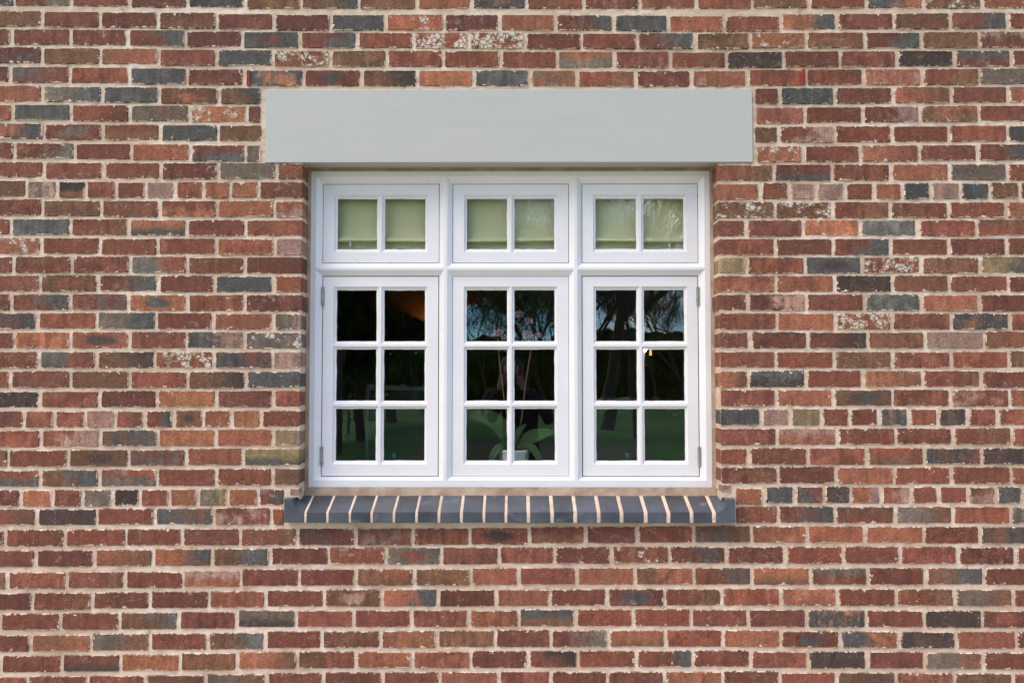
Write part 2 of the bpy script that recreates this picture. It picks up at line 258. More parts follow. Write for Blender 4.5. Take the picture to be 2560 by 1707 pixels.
# surveyed bricks: left joint, right joint, course height (mm), colour code, edge kinds
BRICKS = '''
-2215,-1990,3008,b,JJ
-1990,-1763,3006,mg,JJ
-1763,-1532,3004,m,JJ
-1532,-1302,3001,mb,JJ
-1302,-1073,2999,b,JJ
-1073,-852,2993,n,JJ
-852,-622,2993,nb,JJ
-622,-394,2992,n,JJ
-394,-176,2991,R,JJ
-176,41,2991,bn,JJ
41,265,2990,rn,JJ
265,487,2990,mq,JJ
487,710,2989,rn,JJ
710,932,2989,r,JJ
932,1153,2990,n,JJ
1153,1380,2990,r,JJ
1380,1608,2989,bo,JJ
1608,1837,2989,nw,JJ
1837,2061,2988,r,JJ
-2100,-1874,2924,n,JJ
-1874,-1648,2920,m,JJ
-1648,-1418,2917,m,JJ
-1418,-1186,2914,nm,JJ
-1186,-960,2910,m,JJ
-959,-733,2906,m,JJ
-733,-516,2905,b,JJ
-516,-287,2904,Rw,JJ
-287,-67,2903,m,JJ
-67,155,2902,R,JJ
155,382,2901,mb,JJ
382,600,2899,b,JJ
600,822,2898,R,JJ
822,1043,2897,r,JJ
1043,1263,2904,ob,JJ
1263,1487,2905,m,JJ
1487,1708,2906,nm,JJ
1708,1935,2907,mb,JJ
1935,2159,2907,r,JJ
-2221,-1996,2852,m,JJ
-1996,-1763,2850,m,JJ
-1763,-1536,2847,m,JJ
-1536,-1308,2843,rb,JJ
-1308,-1083,2840,m,JJ
-1083,-855,2835,bm,JJ
-854,-627,2834,mb,JJ
-627,-405,2833,r,JJ
-405,-186,2832,rW,JJ
-186,35,2831,rW,JJ
35,258,2829,mq,JJ
258,478,2828,r,JJ
478,703,2828,mb,JJ
703,922,2827,n,JJ
922,1142,2829,ow,JJ
1142,1373,2830,nr,JJ
1373,1594,2830,mb,JJ
1595,1822,2831,n,JJ
1822,2046,2831,mp,JJ
-2098,-1873,2777,mb,JJ
-1873,-1644,2774,n,JJ
-1643,-1413,2771,Rn,JJ
-1413,-1184,2767,r,JJ
-1184,-959,2764,b,JJ
-959,-734,2762,rW,JJ
-734,-511,2761,n,JJ
-511,-287,2759,r,JJ
-287,-61,2758,r,JJ
-61,160,2757,r,JJ
160,385,2756,go,JJ
385,605,2755,m,JJ
605,827,2754,rn,JJ
827,1051,2753,d,JJ
1051,1274,2756,m,JJ
1274,1498,2756,m,JJ
1498,1722,2757,d,JJ
1722,1946,2757,mb,JJ
1947,2170,2757,m,JJ
-2222,-1997,2701,m,JJ
-1997,-1760,2699,mb,JJ
-1760,-1526,2696,r,JJ
-1526,-1299,2693,b,JJ
-1299,-1072,2689,m,JJ
-1072,-840,2685,bo,JJ
-840,-610,2684,mb,JJ
-610,-390,2683,nd,JJ
-390,-167,2682,o,JJ
-167,54,2681,b,JJ
54,240,2680,ob,JJ
240,467,2679,rn,JJ
467,688,2679,m,JJ
688,908,2678,R,JJ
908,1138,2681,r,JJ
1138,1365,2683,r,JJ
1365,1594,2684,Rp,JJ
1594,1821,2685,mn,JJ
1821,2044,2686,g,JJ
-2095,-1870,2623,R,JJ
-1870,-1633,2620,gb,JJ
-1633,-1407,2617,b,JJ
-1407,-1171,2614,nR,JJ
-1171,-1000,2612,nb,JJ
940,1035,2608,r,EJ
1035,1252,2608,b,JJ
1252,1479,2610,m,JJ
1479,1709,2611,Rn,JJ
1709,1928,2612,m,JJ
1928,2151,2612,R,JJ
-2209,-1985,2549,r,JJ
-1984,-1754,2548,b,JJ
-1753,-1521,2545,rm,JJ
-1521,-1288,2543,gm,JJ
-1288,-1063,2541,ow,JJ
-1063,-999,2539,m,JJ
944,1134,2532,r,EJ
1134,1361,2534,r,JJ
1361,1585,2535,mp,JJ
1585,1814,2537,nR,JJ
1814,2036,2539,rm,JJ
-2084,-1860,2473,bo,JJ
-1860,-1629,2471,mg,JJ
-1629,-1401,2468,nr,JJ
-1401,-1172,2466,b,JJ
-1172,-995,2464,n,JJ
937,1027,2455,n,EJ
1027,1250,2457,mp,JJ
1250,1474,2458,r,JJ
1474,1696,2458,r,JJ
1696,1925,2459,r,JJ
1925,2147,2459,b,JJ
-2197,-1973,2397,m,JJ
-1973,-1736,2395,rg,JJ
-1736,-1515,2392,r,JJ
-1515,-1281,2389,R,JJ
-1281,-1065,2386,mb,JJ
-1065,-998,2385,g,JJ
945,1123,2379,Rw,EJ
1123,1347,2380,m,JJ
1347,1580,2381,Rr,JJ
1580,1806,2383,r,JJ
1806,2028,2384,mb,JJ
-2081,-1857,2321,r,JJ
-1857,-1621,2318,r,JJ
-1621,-1397,2317,r,JJ
-1397,-1171,2316,m,JJ
-1171,-940,2315,g,JJ
-940,-838,2314,r,JE
787,1009,2305,rn,EJ
1009,1235,2305,mb,JJ
1235,1466,2306,m,JJ
1466,1695,2307,R,JJ
1695,1921,2308,gd,JJ
1921,2143,2308,r,JJ
-2147,-1924,2245,n,JJ
-1924,-1804,2243,gp,JJ
-1804,-1690,2241,dn,JJ
-1690,-1572,2240,r,JJ
-1572,-1455,2240,r,JJ
-1455,-1339,2240,p,JJ
-1339,-1228,2240,r,JJ
-1228,-1121,2240,R,JJ
-1121,-1010,2240,o,JJ
-1010,-837,2238,m,JE
787,952,2231,R,EJ
952,1067,2232,r,JJ
1067,1173,2232,p,JJ
1173,1285,2232,p,JJ
1285,1397,2232,r,JJ
1397,1511,2232,R,JJ
1511,1620,2232,b,JJ
1620,1735,2232,p,JJ
1735,1849,2233,b,JJ
1849,1968,2234,n,JJ
1968,2190,2234,m,JJ
-2081,-1858,2171,r,JJ
-1858,-1627,2168,n,JJ
-1627,-1398,2166,rn,JJ
-1398,-1173,2165,mo,JJ
-1173,-949,2165,o,JJ
-949,-836,2163,Rp,JE
787,1011,2159,nw,EJ
1011,1236,2158,nw,JJ
1236,1461,2158,rn,JJ
1461,1686,2158,rn,JJ
1686,1911,2159,r,JJ
1911,2133,2159,on,JJ
-2204,-1980,2096,r,JJ
-1980,-1747,2095,b,JJ
-1747,-1518,2094,rn,JJ
-1518,-1290,2092,ob,JJ
-1290,-1059,2090,m,JJ
-1059,-835,2089,R,JE
788,898,2088,m,EJ
898,1118,2088,m,JJ
1118,1343,2087,o,JJ
1343,1566,2087,s,JJ
1566,1796,2087,r,JJ
1796,2018,2089,rn,JJ
-2084,-1861,2021,Rw,JJ
-1861,-1629,2019,r,JJ
-1629,-1403,2017,r,JJ
-1403,-1173,2017,r,JJ
-1173,-945,2016,r,JJ
-945,-839,2015,p,JE
789,1011,2014,r,EJ
1011,1235,2014,r,JJ
1235,1460,2013,mb,JJ
1460,1685,2013,r,JJ
1685,1910,2014,m,JJ
1910,2131,2016,r,JJ
-2190,-1967,1946,m,JJ
-1967,-1738,1946,rn,JJ
-1738,-1511,1947,m,JJ
-1511,-1285,1945,sr,JJ
-1285,-1062,1944,rn,JJ
-1062,-838,1943,m,JE
790,898,1942,y,EJ
898,1125,1942,r,JJ
1125,1347,1942,bd,JJ
1347,1576,1942,rW,JJ
1576,1807,1941,n,JJ
1807,2028,1943,yb,JJ
-2085,-1862,1874,r,JJ
-1862,-1634,1873,nr,JJ
-1634,-1399,1873,rb,JJ
-1399,-1178,1871,m,JJ
-1178,-948,1870,b,JJ
-948,-838,1870,R,JE
789,1011,1870,R,EJ
1011,1240,1870,R,JJ
1240,1463,1870,d,JJ
1463,1684,1870,nr,JJ
1684,1914,1869,rn,JJ
1914,2135,1867,m,JJ
-2198,-1975,1800,m,JJ
-1975,-1741,1799,mb,JJ
-1741,-1513,1799,rb,JJ
-1513,-1284,1797,ob,JJ
-1284,-1060,1796,r,JJ
-1060,-833,1796,mq,JE
782,901,1798,m,EJ
901,1128,1798,mp,JJ
1128,1353,1797,r,JJ
1353,1574,1796,s,JJ
1574,1800,1795,R,JJ
1800,2021,1795,m,JJ
-2091,-1868,1726,mb,JJ
-1868,-1638,1726,r,JJ
-1638,-1405,1726,gb,JJ
-1405,-1182,1725,m,JJ
-1182,-948,1724,Rn,JJ
-948,-840,1723,gp,JE
790,1012,1723,r,EJ
1012,1240,1723,R,JJ
1240,1459,1723,RW,JJ
1459,1689,1723,m,JJ
1689,1915,1722,bn,JJ
1915,2135,1721,r,JJ
-2180,-1958,1651,m,JJ
-1958,-1738,1651,R,JJ
-1738,-1507,1652,rd,JJ
-1507,-1285,1651,m,JJ
-1285,-1060,1651,bp,JJ
-1060,-841,1650,gw,JE
789,908,1650,mq,EJ
908,1133,1650,m,JJ
1133,1364,1650,md,JJ
1364,1587,1650,n,JJ
1587,1815,1650,p,JJ
1815,2036,1652,on,JJ
-2081,-1860,1574,mq,JJ
-1860,-1635,1574,sr,JJ
-1635,-1408,1574,nd,JJ
-1408,-1178,1574,rw,JJ
-1178,-949,1574,bm,JJ
-949,-840,1574,p,JE
791,1006,1574,r,EJ
1006,1231,1574,rq,JJ
1231,1457,1574,nq,JJ
1457,1688,1574,r,JJ
1688,1908,1575,r,JJ
1908,2128,1576,n,JJ
-2191,-1970,1498,r,JJ
-1970,-1735,1498,m,JJ
-1735,-1503,1498,n,JJ
-1503,-1279,1497,r,JJ
-1279,-1052,1496,nd,JJ
-1052,-839,1496,b,JE
790,900,1498,on,EJ
900,1121,1500,db,JJ
1121,1342,1500,r,JJ
1342,1573,1500,on,JJ
1573,1799,1500,rn,JJ
1799,2019,1498,m,JJ
-2075,-1853,1420,d,JJ
-1853,-1621,1421,r,JJ
-1621,-1396,1422,m,JJ
-1396,-1166,1422,o,JJ
-1166,-943,1422,m,JJ
-943,-839,1423,r,JE
792,1008,1426,r,EJ
1008,1228,1426,R,JJ
1228,1456,1426,nb,JJ
1456,1681,1426,r,JJ
1681,1908,1426,rp,JJ
1908,2127,1426,R,JJ
-2133,-1912,1344,m,JJ
-1912,-1793,1344,r,JJ
-1793,-1674,1344,r,JJ
-1674,-1560,1344,p,JJ
-1560,-1443,1344,rn,JJ
-1443,-1330,1345,mb,JJ
-1330,-1217,1345,nd,JJ
-1217,-1104,1345,R,JJ
-1104,-990,1346,o,JJ
-990,-839,1347,r,JE
791,946,1352,b,EJ
946,1061,1353,p,JJ
1061,1178,1353,y,JJ
1178,1289,1353,r,JJ
1289,1402,1353,r,JJ
1402,1518,1353,bo,JJ
1518,1631,1353,R,JJ
1631,1745,1353,d,JJ
1745,1859,1353,m,JJ
1859,2079,1353,r,JJ
-2068,-1847,1268,r,JJ
-1847,-1616,1269,Rp,JJ
-1616,-1391,1270,bn,JJ
-1391,-1165,1271,R,JJ
-1165,-944,1272,R,JJ
-944,-838,1272,yp,JE
790,1009,1276,m,EJ
1009,1240,1277,Rp,JJ
1240,1466,1278,mr,JJ
1466,1687,1279,r,JJ
1687,1912,1278,rn,JJ
1912,2131,1277,r,JJ
-2192,-1971,1192,n,JJ
-1971,-1736,1193,r,JJ
-1736,-1503,1195,nd,JJ
-1503,-1280,1196,mb,JJ
-1280,-1059,1198,R,JJ
-1059,-839,1198,yb,JE
791,897,1201,r,EJ
897,1125,1202,r,JJ
1125,1353,1202,r,JJ
1353,1575,1202,rn,JJ
1575,1796,1203,br,JJ
1796,2015,1202,dq,JJ
-2067,-1846,1115,rb,JJ
-1846,-1615,1116,nb,JJ
-1615,-1391,1118,gr,JJ
-1391,-1163,1119,r,JJ
-1163,-944,1121,r,JJ
-944,-840,1121,nd,JE
791,1011,1128,mn,EJ
1011,1233,1129,m,JJ
1233,1456,1129,R,JJ
1456,1676,1129,r,JJ
1676,1906,1129,rn,JJ
1906,2125,1129,R,JJ
-2137,-1916,1039,m,JJ
-1916,-1795,1039,o,JJ
-1795,-1679,1040,m,JJ
-1679,-1563,1040,g,JJ
-1563,-1457,1041,d,JJ
-1457,-1343,1041,r,JJ
-1343,-1232,1042,on,JJ
-1232,-1118,1042,gy,JJ
-1118,-998,1043,o,JJ
-998,-901,1043,mb,JE
847,954,1047,R,EJ
954,1072,1055,b,JJ
1072,1185,1055,mb,JJ
1185,1288,1055,d,JJ
1288,1406,1054,Rp,JJ
1406,1520,1054,Rp,JJ
1520,1627,1054,r,JJ
1627,1738,1054,r,JJ
1738,1847,1053,np,JJ
1847,1948,1053,b,JJ
1948,2167,1053,b,JJ
-2074,-1854,967,rn,JJ
-1854,-1622,968,d,JJ
-1622,-1398,969,r,JJ
-1398,-1169,970,bn,JJ
-1169,-947,971,mp,JJ
-947,-899,968,r,JE
848,1009,977,r,EJ
1009,1228,978,mb,JJ
1228,1458,978,mn,JJ
1458,1678,977,gn,JJ
1678,1903,977,r,JJ
1903,2121,977,g,JJ
-2196,-1976,886,m,JJ
-1976,-1742,887,r,JJ
-1742,-1508,889,r,JJ
-1508,-1290,890,r,JJ
-1290,-1065,892,m,JJ
-1065,-844,890,nm,JJ
-844,-620,891,mb,JJ
-620,-400,892,mg,JJ
-400,-179,893,rn,JJ
-179,48,894,rd,JJ
48,266,899,rn,JJ
266,465,901,mq,JJ
465,683,902,mq,JJ
683,905,903,nb,JJ
905,1120,903,R,JJ
1120,1339,903,R,JJ
1339,1565,902,R,JJ
1565,1782,901,r,JJ
1782,2000,901,bn,JJ
-2076,-1856,807,m,JJ
-1856,-1628,809,m,JJ
-1628,-1401,810,Rn,JJ
-1401,-1171,812,ob,JJ
-1171,-947,814,nb,JJ
-947,-724,818,m,JJ
-724,-504,819,rq,JJ
-504,-290,819,gr,JJ
-290,-67,820,m,JJ
-67,148,823,m,JJ
148,364,823,mq,JJ
364,588,824,mw,JJ
588,808,825,mb,JJ
808,1032,825,rq,JJ
1032,1255,824,r,JJ
1255,1474,824,r,JJ
1474,1696,824,r,JJ
1696,1918,823,m,JJ
1918,2136,823,m,JJ
-2182,-1963,722,n,JJ
-1963,-1733,723,r,JJ
-1733,-1508,726,rn,JJ
-1508,-1284,728,r,JJ
-1284,-1061,731,Rp,JJ
-1061,-837,736,m,JJ
-837,-618,737,r,JJ
-618,-394,739,nR,JJ
-394,-176,740,n,JJ
-176,9,741,R,JJ
9,230,742,r,JJ
230,456,743,Rn,JJ
456,683,744,nR,JJ
683,904,745,rb,JJ
904,1128,744,on,JJ
1128,1351,744,rg,JJ
1351,1570,744,m,JJ
1570,1795,744,nb,JJ
1795,2013,744,m,JJ
-2084,-1865,643,m,JJ
-1865,-1633,646,rn,JJ
-1633,-1412,648,m,JJ
-1412,-1185,651,mq,JJ
-1185,-966,654,r,JJ
-966,-741,658,r,JJ
-741,-517,659,np,JJ
-517,-300,660,Rb,JJ
-300,-76,660,m,JJ
-76,129,661,o,JJ
129,349,662,r,JJ
349,570,663,mb,JJ
570,788,664,rn,JJ
788,1014,665,r,JJ
1014,1232,665,R,JJ
1232,1457,664,r,JJ
1457,1681,663,rn,JJ
1681,1904,663,gn,JJ
1904,2121,662,m,JJ
-1986,-1753,567,r,JJ
-1753,-1527,570,m,JJ
-1527,-1299,572,nb,JJ
-1299,-1075,574,m,JJ
-1075,-847,579,gd,JJ
-848,-626,580,rq,JJ
-626,-403,581,r,JJ
-403,-182,581,mq,JJ
-182,10,582,R,JJ
10,230,585,nb,JJ
230,449,585,r,JJ
449,670,586,r,JJ
670,889,586,r,JJ
889,1113,585,m,JJ
1113,1340,584,bo,JJ
1340,1563,583,r,JJ
1563,1785,582,d,JJ
1785,2003,582,mr,JJ
-2086,-1867,485,m,JJ
-1867,-1635,487,on,JJ
-1635,-1408,490,gn,JJ
-1408,-1184,493,r,JJ
-1184,-963,496,ns,JJ
-963,-746,501,r,JJ
-746,-523,502,mn,JJ
-523,-305,503,Ro,JJ
-305,-81,504,n,JJ
-81,133,506,m,JJ
133,352,506,mg,JJ
352,570,507,on,JJ
570,791,507,r,JJ
791,1012,507,R,JJ
1012,1239,505,rb,JJ
1239,1465,504,bo,JJ
1465,1684,504,d,JJ
1684,1912,503,R,JJ
1912,2130,503,m,JJ
-1980,-1746,408,r,JJ
-1746,-1519,411,rd,JJ
-1519,-1293,414,Ro,JJ
-1293,-1070,417,n,JJ
-1070,-840,422,on,JJ
-840,-616,424,nr,JJ
-616,-398,425,Ro,JJ
-398,-176,426,r,JJ
-176,45,428,m,JJ
45,235,428,md,JJ
235,457,429,r,JJ
457,675,430,rb,JJ
675,895,431,r,JJ
895,1116,427,r,JJ
1116,1341,427,d,JJ
1341,1561,426,m,JJ
1561,1785,425,gn,JJ
1785,2002,425,r,JJ
-2095,-1877,326,r,JJ
-1877,-1646,329,m,JJ
-1646,-1424,332,r,JJ
-1424,-1192,335,m,JJ
-1192,-960,338,gn,JJ
-960,-739,345,m,JJ
-739,-514,346,m,JJ
-514,-294,347,m,JJ
-294,-69,348,R,JJ
-69,131,350,r,JJ
131,349,350,r,JJ
349,566,351,m,JJ
566,789,351,R,JJ
789,1006,352,m,JJ
1006,1224,347,r,JJ
1224,1451,347,nb,JJ
1451,1672,346,r,JJ
1672,1896,346,n,JJ
1896,2113,346,r,JJ
'''
# ---------------------------------------------------------------- ground and room (setting)
def flat(name, pts, m, kind='structure'):
    b = MB(); b.poly(pts); return tag(b.build(name, m), kind=kind)
def m_lawn():
    t = NT('lawn_grass'); co = t.n('ShaderNodeTexCoord').outputs['Object']
    c = t.mix(t.ramp(t.noise(co, 1.2, 6, .7), .3, .7), (.06,.20,.028,1), (.10,.30,.047,1))
    c = t.mix(t.ramp(t.noise(co, 60, 3), .4, .7, 0, .6), c, (.055,.11,.03,1))
    t.princ(c, .8, t.bump(t.noise(co, 130, 3), .8, .02)); return t.m
lawn = flat('lawn', [(-400,-500,0),(400,-500,0),(400,60,0),(-400,60,0)], m_lawn())
M_BOUNCE = simple('bounce_paving', (.42,.37,.30,1), .9, .1, 3)
flat('bounce_patio', [(-14,-4.2,.004),(14,-4.2,.004),(14,.02,.004),(-14,.02,.004)], M_BOUNCE)  # unseen paving, added to bounce neutral, warm light up the wall
M_PATH = simple('worn_grass_path', (.13,.155,.075,1), .9, .25, 3, .3)
flat('path', [(-1.6,-4.2,.006),(1.7,-4.2,.006),(3.4,-20,.006),(-2.4,-20,.006)], M_PATH)
RX0, RX1, RY0, RY1, RZ0, RZ1 = -2.3, 2.3, .36, 4.6, .02, 2.75
OX0, OX1, OZ0, OZ1 = -.83, .782, 1.075, 2.345               # opening in the masonry
b = MB()
b.quad((RX0,RY0,RZ0),(RX0,RY1,RZ0),(RX0,RY1,RZ1),(RX0,RY0,RZ1)); b.quad((RX1,RY1,RZ0),(RX1,RY0,RZ0),(RX1,RY0,RZ1),(RX1,RY1,RZ1))
b.quad((RX0,RY1,RZ0),(RX1,RY1,RZ0),(RX1,RY1,RZ1),(RX0,RY1,RZ1))
for (a, c, d, e) in ((RX0,OX0,RZ0,RZ1),(OX1,RX1,RZ0,RZ1),(OX0,OX1,RZ0,OZ0),(OX0,OX1,OZ1,RZ1)): b.rect(a, c, d, e, RY0)
tag(b.build('room_wall', M_ROOMWALL), kind='structure')
flat('room_floor', [(RX0,RY0,RZ0),(RX1,RY0,RZ0),(RX1,RY1,RZ0),(RX0,RY1,RZ0)], M_ROOMFLOOR)
flat('room_ceiling', [(RX0,RY0,RZ1),(RX0,RY1,RZ1),(RX1,RY1,RZ1),(RX1,RY0,RZ1)], M_ROOMWALL)
b = MB()
b.quad((OX0,.165,OZ0),(OX0,RY0,OZ0),(OX0,RY0,OZ1),(OX0,.165,OZ1)); b.quad((OX1,RY0,OZ0),(OX1,.165,OZ0),(OX1,.165,OZ1),(OX1,RY0,OZ1))
b.quad((OX0,.165,OZ1),(OX0,RY0,OZ1),(OX1,RY0,OZ1),(OX1,.165,OZ1)); b.quad((OX0,.165,OZ0),(OX1,.165,OZ0),(OX1,RY0,OZ0),(OX0,RY0,OZ0))
tag(b.build('window_reveal', M_PLASTER), kind='structure')

# ---------------------------------------------------------------- brick wall
wall = empty('brick_wall', (0,0,0), 'weathered red brick house wall with pale lime mortar and odd charred bricks, surrounding the white window', 'wall')
PAL = {'r': (134,76,56), 'R': (157,94,67), 'm': (119,69,54), 'd': (76,60,52), 'b': (84,82,77), 'n': (122,83,59), 'g': (118,103,88),
       'o': (166,103,70), 'p': (164,126,110), 'y': (144,121,84), 's': (104,102,90)}
JL, JR = -.8385, .789
rows = []
for ln in BRICKS.strip().split('\n'):
    x0, x1, z, c, k = ln.split(','); rows.append([float(x0)/1000, float(x1)/1000, float(z)/1000, c, k, None])
rows.append([-.884, JL, 1.066, 'p', 'JE', .024]); rows.append([JR, .834, 1.080, 'p', 'EJ', .026])
rng = random.Random(11)
def colour(ch):
    c = PAL[ch]; k = rng.uniform(.86, 1.04); q = rng.uniform(-3, 3)
    g = sum(c)/3; c = [max(0, min(255, (g+(v-g)*rng.uniform(.88, 1.02))*k+q)) for v in c]
    return lin(*c)
class BrickData:
    def __init__(s): s.v=[]; s.f=[]; s.uv=[]; s.ca=[]; s.cb=[]; s.pr=[]; s.pw=[]; s.hs=[]
    def build(s, name, parent, loc=(0,0,0)):
        me = bpy.data.meshes.new(name); me.from_pydata(s.v, [], s.f); me.materials.append(M_BRICK)
        ul = me.uv_layers.new(name='loc'); flatuv = [c for p in s.uv for c in p]; ul.data.foreach_set('uv', flatuv)
        for nm, arr in (('ca', s.ca), ('cb', s.cb)):
            a = me.attributes.new(nm, 'FLOAT_COLOR', 'POINT'); a.data.foreach_set('color', [c for q in arr for c in q])
        for nm, arr in (('pr', s.pr), ('pw', s.pw), ('hs', s.hs)):
            a = me.attributes.new(nm, 'FLOAT_VECTOR', 'POINT'); a.data.foreach_set('vector', [c for q in arr for c in q])
        o = bpy.data.objects.new(name, me); COL.objects.link(o); o.parent = parent; o.location = loc; return o
def add_brick(D, x0, x1, zc, code, kind, h=None, ox=0, oz=0):
    r = rng
    flags = [ch for ch in code if ch in 'qwW']; base = [ch for ch in code if ch in PAL]
    ca = colour(base[0])
    if len(base) > 1: cb = colour(base[1])
    else:
        q = r.uniform(.68, 1.3); cb = tuple(min(1, v*q*(1 if i == 0 else r.uniform(.92, 1.08))) for i, v in enumerate(ca[:3]))+(1,)
    splash = 1.0 if 'W' in flags else .55 if 'w' in flags else 0.0
    lime = r.choice((.1,.15,.2,.35,.6)) if not flags else .9
    pw = [0, 0, 0]
    if len(base) > 1:
        q = r.random()
        if q < .42: pw = [r.choice((.34,.28)), r.uniform(-.08,.08), 0]
        elif q < .6: pw = [0, r.choice((-.3,.3)), 0]
        elif q < .72: pw = [0, 0, .4]
        else: pw = [r.uniform(-.15,.15), 0, .05]
    hx0 = x0 if kind[0] == 'E' else x0+r.uniform(.0050,.0092)
    hx1 = x1 if kind[1] == 'E' else x1-r.uniform(.0050,.0092)
    if h is None: h = r.uniform(.0608,.0648)
    zc += r.uniform(-.0012,.0012); tilt = r.uniform(-.006,.006)
    cx = (hx0+hx1)/2; hx = (hx1-hx0)/2; hz = h/2; j = .0009
    n0 = len(D.v); uv0 = len(D.uv)
    def jit(): return r.uniform(-j, j)
    cc = [r.uniform(.002,.007) for _ in range(4)]
    fr = (-.62,-.3,0,.33,.66) if hx > .07 else (-.5,0,.5)
    pts = []
    pts += [(-hx+cc[0], -hz)] + [(hx*f, -hz+jit()) for f in fr] + [(hx-cc[1], -hz), (hx, -hz+cc[1])]
    pts += [(hx+jit(), -hz*.3+jit()), (hx+jit(), hz*.35), (hx, hz-cc[2]), (hx-cc[2], hz)]
    pts += [(hx*f, hz+jit()) for f in fr[::-1]] + [(-hx+cc[3], hz), (-hx, hz-cc[3]), (-hx+jit(), hz*.3), (-hx+jit(), -hz*.35), (-hx, -hz+cc[0])]
    pts = [(px+ (0 if (px > 0 and kind[1] == 'E') or (px < 0 and kind[0] == 'E') else jit()*.6), pz+px*tilt) for px, pz in pts]
    N = len(pts); pr_y = r.uniform(-.0015,.0012); sk = r.uniform(-.004,.004)
    ins = .0022
    for px, pz in pts:                                   # front ring
        qx = px-math.copysign(min(ins, abs(px)), px)*min(1, abs(px)/hx); qz = pz-math.copysign(min(ins, abs(pz)), pz)*min(1, abs(pz)/hz)
        D.v.append((cx-ox+qx, pr_y+qx*sk, zc-oz+qz))
    for px, pz in pts: D.v.append((cx-ox+px, pr_y+.0035, zc-oz+pz))
    for px, pz in pts: D.v.append((cx-ox+px, .016, zc-oz+pz))
    D.f.append(tuple(n0+i for i in range(N))); D.uv += [(pts[i][0]*.985, pts[i][1]*.95) for i in range(N)]
    for lay in (0, 1):
        for i in range(N):
            k = (i+1) % N; a = n0+lay*N
            D.f.append((a+k, a+i, a+N+i, a+N+k))
            for q in (k, i, i, k): D.uv.append((pts[q][0]*.99, pts[q][1]*.97))
    for e, sg in ((kind[0], -1), (kind[1], 1)):          # side shown in the window reveal
        if e != 'E': continue
        side = [i for i in range(N) if pts[i][0]*sg > hx-.003]
        side.sort(key=lambda i: pts[i][1])
        m0 = len(D.v)
        for i in side: D.v.append((cx-ox+pts[i][0], .0985, zc-oz+pts[i][1]))
        for a in range(len(side)-1):
            i, k = side[a], side[a+1]; q = (n0+2*N+i, n0+2*N+k, m0+a+1, m0+a)
            w = ((hx-.012)*sg, (hx-.10)*sg)
            uvq = ((w[0], pts[i][1]), (w[0], pts[k][1]), (w[1], pts[k][1]), (w[1], pts[i][1]))
            if sg > 0: q = q[::-1]; uvq = uvq[::-1]
            D.f.append(q[::-1]); D.uv += [(a_[0], a_[1]*.97) for a_ in uvq[::-1]]
    M = len(D.v)-n0; sd = r.random()
    sh = .02 if kind[0] == 'E' else -.02 if kind[1] == 'E' else 0      # no smear on the arris of the window reveal
    if sh:
        for q in range(uv0, len(D.uv)): D.uv[q] = (D.uv[q][0]+sh, D.uv[q][1])
        hx += .02
    D.ca += [ca]*M; D.cb += [cb]*M; D.pr += [(sd, splash, lime)]*M; D.pw += [tuple(pw)]*M; D.hs += [(hx, hz, 0)]*M
# bricks outside the picture carry the wall on (one joined part)
VX0, VX1, VZ0, VZ1 = -1.985, 1.985, .335, 2.99
def vis(bk):
    x0, x1, z = bk[:3]; w = min(x1, VX1)-max(x0, VX0); hh = min(z+.032, VZ1)-max(z-.032, VZ0); return max(0, w)*max(0, hh)
order = sorted(rows, key=vis, reverse=True); single = set(id(q) for q in order[:300])
S = BrickData()
for bk in rows:
    x0, x1, z, c, k, h = bk
    if id(bk) in single:
        D = BrickData(); cx = (x0+x1)/2; add_brick(D, x0, x1, z, c, k, h, cx, z); D.build('brick', wall, (cx, 0, z))
    else: add_brick(S, x0, x1, z, c, k, h)
byrow = {}
for bk in rows[:-2]: byrow.setdefault(round(bk[2]/.0751), []).append(bk)
codes = ['r','m','r','R','rn','mb','n','b','r','m','go','nd']
WX0, WX1 = -2.75, 2.75
zlo, zhi = min(q[2] for q in rows), max(q[2] for q in rows)
lefts = sorted((q for q in rows if q[0] < -1.85), key=lambda q: q[2]); rights = sorted((q for q in rows if q[1] > 1.85), key=lambda q: q[2])
def endrow(lst, side):
    seen = []
    for q in lst:
        for s_ in seen:
            if abs(s_[2]-q[2]) < .03:
                if (side < 0 and q[0] < s_[0]) or (side > 0 and q[1] > s_[1]): seen[seen.index(s_)] = q
                break
        else: seen.append(q)
    return seen
for q in endrow(lefts, -1):
    x = q[0]
    while x > WX0: add_brick(S, max(WX0, x-.2245), x, q[2], rng.choice(codes), 'JJ'); x -= .2245
for q in endrow(rights, 1):
    x = q[1]
    while x < WX1: add_brick(S, x, min(WX1, x+.2245), q[2], rng.choice(codes), 'JJ'); x += .2245
extra = [zlo-.075*(i+1) for i in range(int((zlo-.02)/.075))]+[zhi+.075*(i+1) for i in range(8)]
for i, z in enumerate(extra):
    x = WX0-(.1122 if i % 2 else 0)
    while x < WX1: add_brick(S, max(x, WX0), min(x+.2245, WX1), z, rng.choice(codes), 'JJ'); x += .2245
tag(S.build('brick', wall), kind='stuff')

